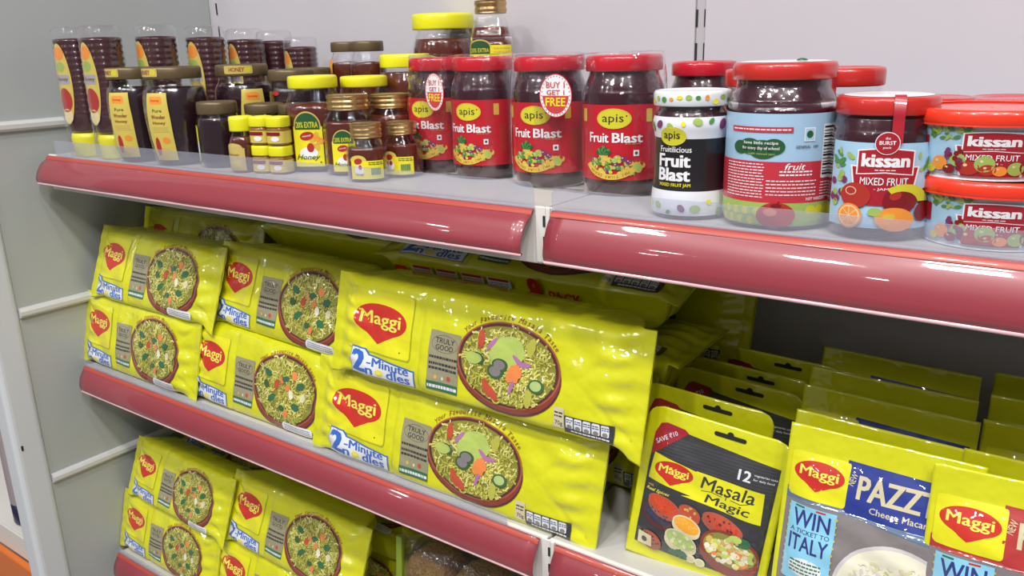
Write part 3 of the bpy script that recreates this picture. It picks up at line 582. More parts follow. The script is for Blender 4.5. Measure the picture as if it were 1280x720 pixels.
def sq_lab(P):
    class O: pass
    P.rect(-25, 96, 25, 142, P_yel, 0, r=1)
    P.ell(-12, 140, 12.5, 9, P_tan, 1, a0=0, a1=180); P.ell(-12, 139, 11.4, 8.4, P_dgrn, 2, a0=0, a1=180); P.rect(-23.4, 131.5, -.6, 139.4, P_dgrn, 2); P.text('20% EXTRA', -12, 136, P_yg, 3, w=20, h=5, bold=.02)
    P.ell(-12, 124, 8, 5.4, P_plred, 3, rot=.2); P.text('Honey', -12, 124, P_white, 4, w=11, h=3, rot=.2); P.ell(-8, 112, 7, 7, P_org, 2); P.lines(4, 132, 22, 140, 2, P_gold, 2, 3); P.lines(4, 108, 22, 128, 4, P_lgrn, 2, 6)
jar_obj('honey_bottle', (-.258, .270, 0), 34, QH, .0205, .180, .196, lid_gold, honey_m, .165, 'tall square honey bottle with gold cap at the back', 'honey bottle', 'honey jars', rows=2, printer=sq_lab, p=4)
WH = smoothprof([(.001, .0005), (.020, .0005), (.0245, .004), (.0255, .012), (.0255, .110), (.0245, .122), (.0215, .131), (.020, .135), (.020, .14)], 3)
for x, y, r_, h, lb in ((-.520, .266, .95, .152, 'bronze-lidded honey jar at the back, left one of two, orange label'), (-.463, .252, .92, .150, 'bronze-lidded honey jar at the back, right one of two')):
    jar_obj('honey_jar', (x, y, 0), 0, WH, .0225, .1375, .152, lid_brn, honey_m, .125, lb, 'honey jar', 'bronze-lidded jars', printer=(lambda P: (P.rect(-26, 60, -4, 128, P_org, 0, r=2), P.rect(-24, 112, -6, 122, P_gold, 1), P.rect(-24, 90, -6, 104, P_plred, 1))) if 'left' in lb else None)
# big bronze-lidded honey jars with long side labels
def big_lab(P):
    P.poly([(-14 - 4 * sin(pi * i / 12), 8 + 86 * i / 12) for i in range(13)] + [(14, 94), (16, 60), (16, 8)], P_lyel, 0)
    P.rect(-10, 80, 8, 90, P_org, 1, r=3); P.text('honey', -1, 84.5, P_plred, 2, w=12, h=4); P.text('Pure', 0, 72, P_dgrn, 2, w=13, h=4); P.text('Wonder', 0, 64, P_dk, 2, w=20, h=5, bold=.02); P.text('Honey', 0, 56, P_dk, 2, w=18, h=5, bold=.02)
    P.ell(-7, 26, 4, 12, P_plred, 2); P.ell(6, 34, 5, 4, P_org, 2); P.ell(2, 18, 8, 6, P_gold, 1.5); P.lines(-10, 44, 12, 52, 3, P_tan, 2, 4)
def lid_lab(P):
    P.rect(-34, 114, 4, 124.5, P_tan, 0, r=2); P.text('HONEY', -17, 119.4, P_dk, 1, w=20, h=5.4, bold=.02); P.ell(-2, 119.5, 4, 4, P_yg, 1)
def big(x, y, rz, s, label, sy=1.0):
    pr = smoothprof([(.001, .0005), (.028 * s, .0005), (.0335 * s, .004), (.0365 * s, .02), (.040 * s, .05), (.041 * s, .080), (.0385 * s, .096), (.034 * s, .103), (.033 * s, .109)], 3)
    t = jar_obj('honey_jar', (x, y, 0), rz, pr, .0365 * s, .110, .126, lid_brn, dark_m, .101, label, 'honey jar', 'bronze-lidded jars', printer=big_lab)
    P = Print(); lid_lab(P); P.build('lid_print', cylfn(lambda z: .0365 * s), 4, t, off=.0004); return t
big(-.694, .030, 24, .85, 'bronze-lidded dark honey jar with long label, next to the tall bottles')
big(-.612, .040, 22, 1.0, 'bronze-lidded dark honey jar with long label, second from the tall bottles')
big(-.575, .122, 70, .95, 'bronze-lidded dark honey jar behind the second long-labelled one')
for x, y, s, lb in ((-.508, .150, .0315, 'bronze-lidded dark honey jar in the middle row, red spot under its lid'), (-.535, .207, .030, 'bronze-lidded dark honey jar behind the middle row, left of the yellow lids')):
    t = back_jar(x, y, .118, s, lb, lid_brn, dark_m, None, name='honey_jar', cat='honey jar', grp='bronze-lidded jars')
    if 'red spot' in lb:
        P = Print(); P.ell(4, 88, 5, 3, P_plred, 0); P.build('red_spot', cylfn(lambda z: s * .975), 4, t, off=.001)
def side_lab(P): P.rect(-12, 8, 2, 52, P_white, 0, r=4); P.rect(-12, 32, 2, 54, P_yel, 1, r=4); P.rect(-11, 9, 1, 20, P_lyel, 1, r=2)
MB_ = smoothprof([(.001, .0005), (.022, .0005), (.0258, .004), (.027, .012), (.027, .052), (.0262, .060), (.024, .065), (.0235, .068)], 3)
jar_obj('honey_jar', (-.531, .045, 0), -18, MB_, .0250, .0665, .0825, lid_brn, dark_m, .062, 'low bronze-lidded dark jar with narrow side label, beside the small yellow cap', 'honey jar', 'bronze-lidded jars', printer=side_lab)
jar_obj('honey_jar', (-.497, .092, 0), 60, MB_, .0250, .0645, .0775, lid_brn, dark_m, .062, 'low bronze-lidded dark jar behind the small yellow cap', 'honey jar', 'bronze-lidded jars')
jar_obj('honey_jar', (-.442, .100, 0), 60, MB_, .0230, .0645, .0775, lid_brn, dark_m, .062, 'low bronze-lidded dark jar behind the little square boxes, left of the green arch label', 'honey jar', 'bronze-lidded jars')
TY = smoothprof([(.001, .0005), (.0145, .0005), (.0165, .003), (.017, .01), (.017, .032), (.0155, .040), (.0125, .046), (.012, .05)], 3)
jar_obj('honey_jar', (-.460, .027, 0), 8, TY, .0148, .049, .067, lid_yel, honey_m, .043, 'tiny honey jar with tall yellow cap at the shelf front', 'honey jar', 'tiny yellow-capped honey jars', ridges=30,
        printer=lambda P: (P.ell(0, 30, 12, 6, P_tan, 0, a0=0, a1=180), P.rect(-14, 3, 14, 30.2, P_tan, 0), P.text('Honey', 0, 22, P_dk, 1, w=14, h=4), P.rect(-9, 8, 9, 15, P_lyel, 1)))
for i, (x, z, lb) in enumerate(((-.4285, 0, 'lower left of four stacked little yellow-capped jars'), (-.4020, 0, 'lower right of four stacked little yellow-capped jars'), (-.4285, .034, 'upper left of four stacked little yellow-capped jars'), (-.4020, .034, 'upper right of four stacked little yellow-capped jars'))):
    t = tag(empty('honey_jar', (x, .032 + (i % 2) * .004, z), radians(14)), lb, 'honey jar', 'tiny yellow-capped honey jars')
    obj('glass_jar', lathe('glass_jar', [(.001, .0003), (.0112, .0003), (.0125, .002), (.0127, .018), (.0115, .021)], mat('amber_tiny_jar', (.24, .10, .02), rough=.25, coat=.7), 28, 3), t)
    lb_ = obj('label', lathe('label', [(.0130, .003), (.0130, .017)], P_lyel, 28, 3), t); P = Print(); P.rect(-9, 12, 9, 16, P_dk, 0); P.ell(3, 8, 5, 3, P_white, 0); P.build('label_print', cylfn(lambda z: .0130, 3), 3, lb_, off=.0004)
    obj('lid', lid_mesh('lid', .0130, .021, .0335, lid_yel, ridges=26, p=3), t)
# tall ribbed squeeze bottles standing on yellow caps, wrapped in clear film
def tall_bottle():
    t = empty('squeeze_bottle'); pr = [(.001, .036), (.0215, .036), (.0235, .040), (.0250, .052)]
    z = .060
    while z < .160: pr += [(.0262, z), (.0275, z + .0030), (.0275, z + .0045), (.0262, z + .0072)]; z += .0082
    pr += [(.0262, .162), (.024, .166), (.001, .167)]
    b = obj('body', lathe('body', pr, mat('maroon_bottle', (.055, .010, .012), rough=.18, coat=.8), 30), t)
    obj('cap', lathe('cap', smoothprof([(.001, .0005), (.0205, .0005), (.0218, .003), (.0225, .018), (.0222, .034), (.001, .037)], 2), lid_yel, 36), t)
    rib = [(.0282, .001), (.0286, .03)] + [(.0286 + (.0006 if i % 2 else -.0002), .04 + i * .006) for i in range(23)] + [(.0272, .1795), (.022, .1822), (.012, .1826)]
    obj('clear_sleeve', lathe('clear_sleeve', rib, film_c, 36), t)
    P = Print(); P.ell(0, 104, 15, 56, P_lyel, 0, n=36); P.ell(0, 82, 11.5, 17, P_plred, 1); P.ell(0, 60, 9, 10, P_cream, 1); P.rect(-12, 104, 12, 117, P_grey, 1, r=2); P.text('Honey', 0, 110.5, P_dk, 2, w=20, h=7); P.ell(0, 146, 9, 9, P_org, 1); P.ell(0, 128, 8, 7, P_lgrn, 1)
    P.build('label_print', cylfn(lambda z: .0276), 4, b, off=.0005); return t
TBo = tall_bottle(); reg()
names = ['ribbed maroon squeeze bottle on yellow cap, frontmost at the shelf end', 'ribbed maroon squeeze bottle, second of the front pair, touching the long-labelled jar', 'ribbed bottle third in the row of tall bottles', 'ribbed bottle fourth in the row, orange label edge showing', 'ribbed bottle fifth in the row of tall bottles', 'ribbed bottle sixth in the row of tall bottles', 'ribbed bottle last in the row of tall bottles, lowest top']
for i, (x, y, rz, s) in enumerate(((-.823, .026, 10, 1), (-.757, .030, 8, 1), (-.722, .092, 0, 1.0), (-.690, .150, 10, .985), (-.671, .205, 4, .96), (-.675, .262, -10, .945), (-.615, .262, -10, .885))):
    o = TBo if i == 0 else copy_tree(TBo); o.location = (x, y, 0); o.rotation_euler = (0, 0, radians(rz)); o.scale = (s, s, s); tag(o, names[i], 'bottle', 'tall ribbed squeeze bottles')

# ================================================================ NOODLE PACKETS
LEAN = .23
def pack_surface(L, H, T, seed):
    R = random.Random(seed); ph = [R.uniform(0, 6.28) for _ in range(12)]; F = .014
    def prm(x):
        e = max(0, min(x, L - x)); u = max(0, (e - F) / .040); s = 1 - (1 - min(1, u)) ** 2.4
        t = .0016 + (T - .0016) * s; fl = max(0, 1 - e / .045)
        h = H * (.985 + .02 * s - .04 * sin(pi * min(1, u)) + (.10 if x > L / 2 else .03) * fl ** 1.5); yc = T * (.5 * s + .13 * (1 - s)); return e, t, h, yc
    def wr(x, z, e):
        a = .0007 * (sin(x * 48 + ph[0] + z * 30) + sin(x * 31 - z * 70 + ph[1]) + .7 * sin(z * 150 + x * 60 + ph[2]) + .6 * sin(x * 130 + z * 40 + ph[4]))
        q = math.exp(-((e - .02) / .026) ** 2); a += q * .0020 * sin(z * 300 + ph[3] + 20 * e) + q * .0012 * sin(z * 170 + x * 50 + ph[5])
        for zz in (z, H - z): a += .0028 * math.exp(-((zz - .75 * e - .002) / .0035) ** 2) * math.exp(-(e / .045) ** 2) - .0016 * math.exp(-((zz - .30 * e - .020) / .004) ** 2) * math.exp(-(e / .055) ** 2)
        g = .0030 * math.exp(-((x - L * .335) / .0035) ** 2) + .0012 * math.exp(-((x - L * .62 - z * .1) / .006) ** 2); return a + g
    def front(x, z, off=0):
        """x along the pack, z up; returns the point on the front film pushed out by off"""
        e, t, h, yc = prm(x); zc = H / 2 - (h - H) * .42 * (h > H); q = max(-1, min(1, (z - zc) / (h / 2))); s = t / T
        y = yc - t / 2 * (1 - abs(q) ** 5) ** (1 / 5) + wr(x, z, e) * (.25 + .75 * s) * (1 - abs(q) ** 8)
        return (x, y - off + LEAN * z, z)
    return prm, wr, front
def pack_mesh(L, H, T, seed, m):
    prm, wr, front = pack_surface(L, H, T, seed); nx = int(L / .0026); nc = 88; v, f = [], []
    for i in range(nx + 1):
        x = L * i / nx; e, t, h, yc = prm(x); z0 = H / 2 - (h - H) * .42 * (h > H)
        for j in range(nc):
            jj = j if j <= nc // 2 else nc - j; u_ = -1 + 2 * jj / (nc // 2); q = .62 * u_ + .38 * sin(u_ * pi / 2); k = (1 - min(1, abs(q)) ** 5) ** (1 / 5) * (-1 if j <= nc // 2 else 1)
            z = z0 + q * h / 2; y = yc + k * t / 2 + wr(x, z, e) * (.25 + .75 * t / T) * (1 - abs(q) ** 8) * (1 if k < 0 else -1)
            if e < .013: y += .0005 * sin(x * 2200)
            v.append((x, y + LEAN * z, z))
    for i in range(nx):
        for j in range(nc): b = (j + 1) % nc; f.append((i * nc + b, i * nc + j, (i + 1) * nc + j, (i + 1) * nc + b))
    f.append(tuple(reversed(range(nc)))); f.append(tuple(nx * nc + j for j in range(nc)))
    return mesh('film_wrap', v, f, m), front
def speech_logo(P, cx, cy, w, h, lay, txt='Maggi', red=None):
    """red pointed oval with the yellow name"""
    pts = []
    for i in range(48):
        a = 2 * pi * i / 48; x = w / 2 * cos(a); y = h * .41 * sin(a) + h * .09
        dd = abs(a - 1.5 * pi)
        if dd < .55: y -= h * .19 * (1 - dd / .55) ** 1.3
        pts.append((cx + x - (h * .02 if dd < .3 else 0), cy + y))
    P.poly(pts, red or I_red, lay); P.text(txt, cx, cy + h * .08, I_lt, lay + 1.5, w=w * .76, h=h * .42, bold=.022)
def bowl(P, cx, cy, rx, ry, seed, kind):
    R = random.Random(seed)
    P.ell(cx + 1, cy - ry * .16, rx * 1.03, ry * 1.03, I_bdk, 1, n=44); P.ell(cx + .5, cy - ry * .12, rx * 1.02, ry * 1.02, I_bowl, 2, n=44); P.ell(cx, cy, rx * 1.02, ry * 1.02, I_rim, 3, n=44); P.ell(cx, cy, rx * .985, ry * .985, I_bdk, 4, n=44); P.ell(cx, cy - .4, rx * .93, ry * .93, I_base, 5, n=44)
    N = 420
    for k in range(N):
        a = R.uniform(0, 2 * pi); q = sqrt(R.random()) * .86; x = cx + rx * q * cos(a); y = cy + ry * q * sin(a); r = R.uniform(2.0, 4.6); a0 = R.uniform(0, 360); sw = R.uniform(110, 280); pts = []
        n = 9; X, Y, hd = x, y, radians(a0); st = r * radians(sw) / n; cur = radians(sw) / n * R.choice((-1, 1))
        for i in range(n + 1):
            dx, dy = (X - cx) / rx, (Y - cy) / ry; l = sqrt(dx * dx + dy * dy)
            pts.append((X if l < .97 else cx + dx / l * .97 * rx, Y if l < .97 else cy + dy / l * .97 * ry)); X += st * cos(hd); Y += st * sin(hd) * .9; hd += cur * (1 if i < 5 else -.8)
        wd = R.uniform(1.3, 2.0); P.ribbon([(a_ + .25, b_ - .35) for a_, b_ in pts], wd * 1.15, I_base, 8 + k * .014); P.ribbon(pts, wd, I_noo[k % 4 if k > 60 else 2], 8.007 + k * .014)
    lay = 15.5
    if kind == 'big':
        P.ell(cx - rx * .0, cy + ry * .30, rx * .34, ry * .40, I_lime, lay, rot=.4); P.arc(cx, cy + ry * .30, rx * .34, ry * .38, 60, 240, .8, I_cuc2, lay + .5)
        for dx, dy, s in ((-.12, -.02, 1), (-.20, -.20, 1.05), (-.58, .02, .9), (.62, -.30, .95)):
            P.ell(cx + dx * rx, cy + dy * ry, rx * .155 * s, ry * .17 * s, I_cuc, lay + 1, n=18); P.ell(cx + dx * rx - .5, cy + dy * ry + .4, rx * .11 * s, ry * .12 * s, I_cuc2 if abs(dx) > .5 else I_stone, lay + 1.4, n=14)
        P.ell(cx - rx * .68, cy + ry * .0, rx * .16, ry * .15, I_lime, lay + 2, n=14)
        for dx, dy, rt in ((.22, .18, -.5), (.14, -.46, 1.2), (.34, .12, .1), (-.30, .46, .9)): P.ell(cx + dx * rx, cy + dy * ry, rx * .14, ry * .06, I_onion, lay + 2, rot=rt, n=12)
        for dx, dy in ((.12, -.10), (.20, -.18), (.10, -.24), (.24, -.06)): P.ell(cx + dx * rx, cy + dy * ry, rx * .12, ry * .12, I_car, lay + 2.4 + dx, rot=dx * 9, n=7)
        for dx, dy in ((-.52, .52), (-.35, -.62), (.45, .55), (-.22, -.72), (.5, -.62)): P.ell(cx + dx * rx, cy + dy * ry, rx * .16, ry * .11, I_tom if dx < .4 else I_noo[2], lay + .6, rot=dx * 3, n=9)
    else:
        for dx, dy, m in ((.05, .35, I_green), (-.35, -.3, I_green), (.5, .25, I_green), (.42, -.35, I_green), (-.5, .4, I_green), (.12, .12, I_car), (-.1, .28, I_car), (-.25, .1, I_tom), (.3, .5, I_car), (.25, -.05, I_mac2), (-.55, .05, I_cuc), (.0, -.5, I_cuc), (.6, -.05, I_mac), (.15, -.62, I_car)):
            P.ell(cx + dx * rx, cy + dy * ry, rx * (.10 if m is not I_green else .13), ry * (.09 + .05 * abs(dx)), m, lay + dx + 1, rot=dx * 7, n=6)
def nutri(P, x, y, w, h, lay, tag_txt='70g'):
    P.rect(x, y + h * .16, x + w * .18, y + h * 1.35, I_cream, lay, r=.8); P.text(tag_txt, x + w * .09, y + h * .42, I_dark, lay + 1, w=w * .13, h=h * .34, bold=.01); P.lines(x + 1, y + h * .75, x + w * .16, y + h * 1.15, 2, I_dark, lay + 1, 2)
    P.rect(x + w * .19, y, x + w, y + h, I_dark, lay)
    for i in range(5):
        a = x + w * (.215 + i * .145); P.rect(a, y + h * .30, a + w * .125, y + h * .94, I_white, lay + 1, r=1.2); P.lines(a + .6, y + h * .6, a + w * .12, y + h * .85, 2, I_navy, lay + 2, i); P.ell(a + w * .062, y + h * .40, w * .045, h * .13, I_stone, lay + 2, n=10)
    P.lines(x + w * .3, y + h * .06, x + w * .95, y + h * .25, 1, I_white, lay + 1, 5)
def name_plate(P, x, y, w, h, lay):
    """white plate with a big blue 2, -Minute and noodles"""
    P.poly([(x - 1, y - .8), (x + w + 1, y - .8), (x + w + 1, y + h * .66), (x + w * .30, y + h * .86), (x + w * .24, y + h * 1.06), (x - 1, y + h * 1.06)], I_blue, lay)
    P.poly([(x, y), (x + w, y), (x + w, y + h * .60), (x + w * .28, y + h * .80), (x + w * .22, y + h), (x, y + h)], I_white, lay + 1)
    P.text('2', x + w * .125, y + h * .52, I_blue, lay + 2, w=w * .19, h=h * .82, bold=.05); P.text('-Minute', x + w * .60, y + h * .57, I_blue, lay + 2, w=w * .66, h=h * .34, bold=.03)
    P.text('n', x + w * .30, y + h * .18, I_blue, lay + 2, w=w * .10, h=h * .25, bold=.03); P.ell(x + w * .455, y + h * .19, w * .07, h * .15, I_lt, lay + 2, n=14); P.arc(x + w * .455, y + h * .19, w * .05, h * .10, 0, 360, .6, I_noo[0], lay + 3, 14); P.text('dles', x + w * .76, y + h * .22, I_blue, lay + 2, w=w * .36, h=h * .36, bold=.03)
def truly(P, x, y, w, h, lay):
    P.rect(x, y, x + w, y + h, I_grey, lay, r=1); P.rect(x, y, x + w, y + h * .15, I_green, lay + 1); P.lines(x + 1.5, y + 1, x + w - 1, y + h * .13, 1, I_white, lay + 2, 1)
    P.arc(x + w / 2, y + h * .80, w * .42, h * .14, 0, 360, .35, I_dark, lay + 1); P.text('TRULY', x + w / 2, y + h * .85, I_dark, lay + 2, w=w * .62, h=h * .085); P.text('GOOD', x + w / 2, y + h * .74, I_dark, lay + 2, w=w * .56, h=h * .085)
    for i, q in enumerate((.57, .46, .38)): P.lines(x + 2, y + h * (q - .03), x + w - 2, y + h * (q + .03), 1, I_dark, lay + 2, i + 3, .7)
    P.ell(x + w * .28, y + h * .23, 2, 2.4, I_gold, lay + 2, n=8); P.ell(x + w * .70, y + h * .24, 2.8, 3, I_tom, lay + 2, n=8); P.ell(x + w * .5, y + h * .22, 1.4, 2, I_mac, lay + 2, n=8)
def make_pack(kind, seed):
    big_ = kind == 'big'; L, H, T = (.412, .116, .066) if big_ else (.316, .114, .066)
    t = empty('noodle_packet'); me, front = pack_mesh(L, H, T, seed, film_y); obj('film_wrap', me, t)
    fn = lambda x, z, off: front(x, z, off)
    A, B, C_, Q_, N_ = Print(), Print(), Print(), Print(), Print()
    if big_:
        A.rect(28, 34, 128, 103, seam_y, 0, r=4); A.rect(27, 35.5, 126.6, 103, panel_y, 1, r=4); speech_logo(A, 78, 68, 82, 45, 2); A.ell(112, 42, 1, 1, I_dark, 3, n=6)
        name_plate(A, 38, 7, 96, 29, 3); truly(Q_, 154, 12, 42, 64, 1)
        bowl(B, 257, 57, 63, 42, seed + 3, 'big'); C_.textarc('Your Favourite Masala Taste', 257, 56, 68, 48, 146, 32, I_dred, 2, h=5.6, shear=.2)
        nutri(N_, 318, 6, 66, 18, 1)
        pass
    else:
        A.rect(18, 36, 96, 100, seam_y, 0, r=4); A.rect(17, 37.5, 94.6, 100, panel_y, 1, r=4); speech_logo(A, 57, 70, 66, 42, 2); name_plate(A, 17, 8, 80, 28, 3); truly(Q_, 112, 18, 40, 64, 1)
        bowl(B, 214, 57, 61, 45, seed + 3, 'small'); C_.textarc('Your Favourite Masala Taste', 214, 56, 64, 49, 140, 30, I_dred, 2, h=5, shear=.2); N_.rect(216, 6, 272, 18, I_white, 16.5, r=5); N_.lines(220, 8, 268, 16, 3, I_stone, 17.5, 3)
    # face along the bottom side (visible when the pack lies on its back): count of cakes
    A.build('brand_panel', fn, 3, t, off=.0006); B.build('bowl_picture', fn, 4, t, off=.0006); C_.build('slogan', fn, 4, t, off=.0007); Q_.build('quality_panel', fn, 4, t, off=.0006); N_.build('nutrition_panel', fn, 4, t, off=.0006)
    return t, L, H, T
bigA, LB, HB, TB_ = make_pack('big', 11); smA, LS, HS, _ = make_pack('small', 5); smB, *_ = make_pack('small', 23)
# underside print of a face-up big pack, a separate part on its own copy
reg()
def put(src, used, pos, yaw, tilt, roll, label, grp, extra=None):
    o = src if not used else copy_tree(src)
    M = Matrix.Rotation(radians(yaw), 4, 'Z') @ Matrix.Rotation(radians(tilt), 4, 'X') @ Matrix.Rotation(radians(roll), 4, 'Y'); M.translation = Vector(pos); o.matrix_world = M
    o.rotation_mode = 'QUATERNION'; o.location = pos; o.rotation_quaternion = M.to_quaternion(); tag(o, label, 'noodle packet', grp); return o
GU, GL = 'yellow noodle packets on the middle shelf', 'yellow noodle packets on the bottom shelf'
put(bigA, 0, (-.363, -.001, -.3385), .3, 0, .8, 'long yellow noodle packet at the front, lower of the two nearest the pouches', GU)
put(bigA, 1, (-.3180, .004, -.2260), .5, 0, .4, 'long yellow noodle packet lying on the lower nearest one', GU)
put(smA, 0, (-.927, .000, -.3385), 0, 0, 0, 'shorter yellow noodle packet, lower left corner of the middle shelf', GU)
put(smB, 0, (-.645, .008, -.3385), 1, 0, 1, 'shorter yellow noodle packet, lower one left of the long packets', GU)
put(smB, 1, (-.896, .016, -.2270), 1, -7, .5, 'shorter yellow noodle packet, upper left corner of the middle shelf', GU)
put(smA, 1, (-.614, .040, -.2260), -1, -6, 1, 'shorter yellow noodle packet, upper one left of the long packets', GU)
p7 = put(bigA, 1, (-.325, .100, -.097), 1, -64, 0, 'long packet lying face up behind the uppermost long front packet', GU)
lp = put(smB, 1, (-.606, .130, -.095), 0, -64, 0, 'shorter packet lying face up at the back left under the top shelf', GU)
put(bigA, 1, (-.318, .100, -.158), 0, -76, 0, 'long packet under the face-up one, behind the upper front packet', GU)
put(bigA, 1, (-.312, .112, -.338), 1, 0, 0, 'long packet standing behind the lower front packet', GU)
for x, z, lab in ((-.305, -.338, 'long packet of the rear row behind the face-up one, lower'), (-.301, -.219, 'long packet of the rear row behind the face-up one, upper')):
    put(bigA, 1, (x, .226, z), 0, 0, 0, lab, GU)
for x, y, z, ti, lab in ((-.915, .112, -.338, 0, 'shorter packet behind the lower left corner one'), (-.912, .114, -.218, 0, 'shorter packet behind the upper left corner one, its fin standing up'), (-.915, .226, -.338, 0, 'shorter packet of the rear row at the left, lower'), (-.905, .226, -.219, 0, 'shorter packet of the rear row at the left, upper, its fin catching light'),
                         (-.604, .125, -.338, 0, 'shorter packet behind the second lower stack'), (-.604, .125, -.157, -76, 'shorter packet lying under the back left face-up one'), (-.605, .226, -.338, 0, 'shorter packet of the rear row in the middle')):
    put(smA if x < -.7 else smB, 1, (x, y, z), 0, ti, 0, lab, GU)
def side_print(o, long=True):
    """pale boxes and the count printed along the side seam of a face-up long packet"""
    P = Print()
    for i in range(4): P.rect(60 + i * 38, 4, 92 + i * 38, 18, I_cream if i != 3 else I_white, 1, r=1); P.lines(62 + i * 38, 5, 90 + i * 38, 14, 4, I_stone, 2, i); P.rect(62 + i * 38, 15, 90 + i * 38, 17.5, I_red, 2)
    P.text('8', 238, 11, I_red, 2, w=15, h=24, bold=.05); P.text('PACK', 276, 8, I_red, 2, w=40, h=12, bold=.03)
    P.rect(30, 10, 50, 15, I_red, 1, r=2); P.rect(180, -2, 184, -1, I_red, 1)
    q = pack_surface(LB, HB, TB_, 11)[2]
    def fn(x, z, off):
        a = q(x, .0032, 0); tilt = (z - .006); return (x, a[1] + .004 - off + max(0, -tilt) * .2 + .010 - tilt * .7, -off * 3 + tilt * .18 - .0008)
    me = P.build('side_lettering', lambda x, z, off: (x, .040 - z * 1.5, -.0032 - off), 5, None, mk=False)
    obj('side_lettering', me, o); return me
side_print(p7)
# bottom shelf
def put3(src, pos, yaw, tilt, roll, label, k=.88):
    o = put(src, 1, pos, yaw, tilt, roll, label, GL); o.scale = (k, k, k)
put3(smA, (-.920, .004, Z3 + .001), 0, -2, 0, 'yellow noodle packet, lowest at the left end of the bottom shelf')
put3(smB, (-.898, .022, Z3 + .101), -1, -8, 0, 'yellow noodle packet, second up at the left end of the bottom shelf')
put3(smB, (-.655, .006, Z3 + .001), 1, -2, 0, 'yellow noodle packet, lowest of the second stack on the bottom shelf', .92)
put3(smA, (-.635, .026, Z3 + .106), 0, -8, 1, 'yellow noodle packet, upper of the second stack on the bottom shelf', .94)
put3(smB, (-.840, .112, Z3 + .228), 0, -58, 0, 'yellow noodle packet leaning back on top at the left, bottom shelf', .92)
put3(smA, (-.555, .112, Z3 + .238), 0, -60, 0, 'yellow noodle packet leaning back on top of the second stack, bottom shelf', .94)
for x, z, ti, lab in ((-.905, .001, 0, 'yellow packet in the rear row of the bottom shelf, left'), (-.600, .001, 0, 'yellow packet in the rear row of the bottom shelf, right'), (-.905, .160, -76, 'yellow packet lying flat behind the left end, bottom shelf'), (-.600, .160, -76, 'yellow packet lying flat behind the second stack, bottom shelf')):
    put3(smB, (x, .118, Z3 + z), 0, ti, 0, lab)
# clear packets of brown noodle cakes
cake_m = mat('brown_noodle_cake', (.42, .24, .06), rough=.6, bump=.006, bscale=220); clr_wrap = clear('crinkled_clear_film', tint=(.95, .94, .95), refl=1.3, rough=.12, bump=.005, bscale=40, milky=.02)
def cake_pack():
    t = empty('noodle_cake_packet'); me, fr = pack_mesh(.26, .10, .07, 31, clr_wrap); obj('clear_wrap', me, t)
    for i in range(3):
        v = smoothprof([(.001, -.028), (.030, -.026), (.037, -.014), (.038, .0), (.037, .014), (.030, .026), (.001, .028)], 3)
        me = lathe('noodle_cake', v, cake_m, 30, 3); o = obj('noodle_cake', me, t); o.location = (.053 + i * .077, .046, .048); o.rotation_euler = (radians(90), 0, radians((i - 1) * 6))
        R = random.Random(i); P = Print()
        for k in range(90):
            a = R.uniform(0, 6.28); q = 32 * sqrt(R.random()) * .9; x, y = q * cos(a), q * sin(a); hd = R.uniform(0, 6.28); pts = []
            for s in range(7): pts.append((x, y)); x += 1.6 * cos(hd); y += 1.6 * sin(hd); hd += R.choice((.7, .7, -.5))
            P.ribbon(pts, .9, mat('noodle_strand', (.60, .42, .13), rough=.5) if k % 2 else mat('noodle_strand_dark', (.24, .11, .03), rough=.6), k * .1)
        P.build('strands', lambda x, y, off: (x, y, .0285 + off - (x * x + y * y) * 2.2), 6, o)
    for x in (.004, .247): obj('seam_band', box_mesh('seam_band', (x, .0205 - .003, -.002), (x + .010, .0205 + .003, .103), mat('lime_band', (.30, .42, .02), rough=.3, coat=.4), .001), t)
    obj('base_band', box_mesh('base_band', (.012, -.001, .0), (.25, .012, .016), mat('lime_band', 0), .004), t)
    return t
cp = cake_pack(); reg()
for i, (p_, yw, ti, lb) in enumerate((((-.318, .030, Z3 + .001), 5, 0, 'clear packet of brown noodle cakes, lower, beside the second stack'), ((-.300, .050, Z3 + .104), 3, -5, 'clear packet of brown noodle cakes, upper, beside the second stack'), ((-.050 - .0, .060, Z3 + .001), 0, 0, 'clear packet of brown noodle cakes at the right, under the shelf joint'), ((-.036, .075, Z3 + .103), 2, 0, 'clear packet of brown noodle cakes on the right stack'))):
    o = cp if i == 0 else copy_tree(cp); put(o, 0, p_, yw, ti, 0, lb, 'clear noodle cake packets')

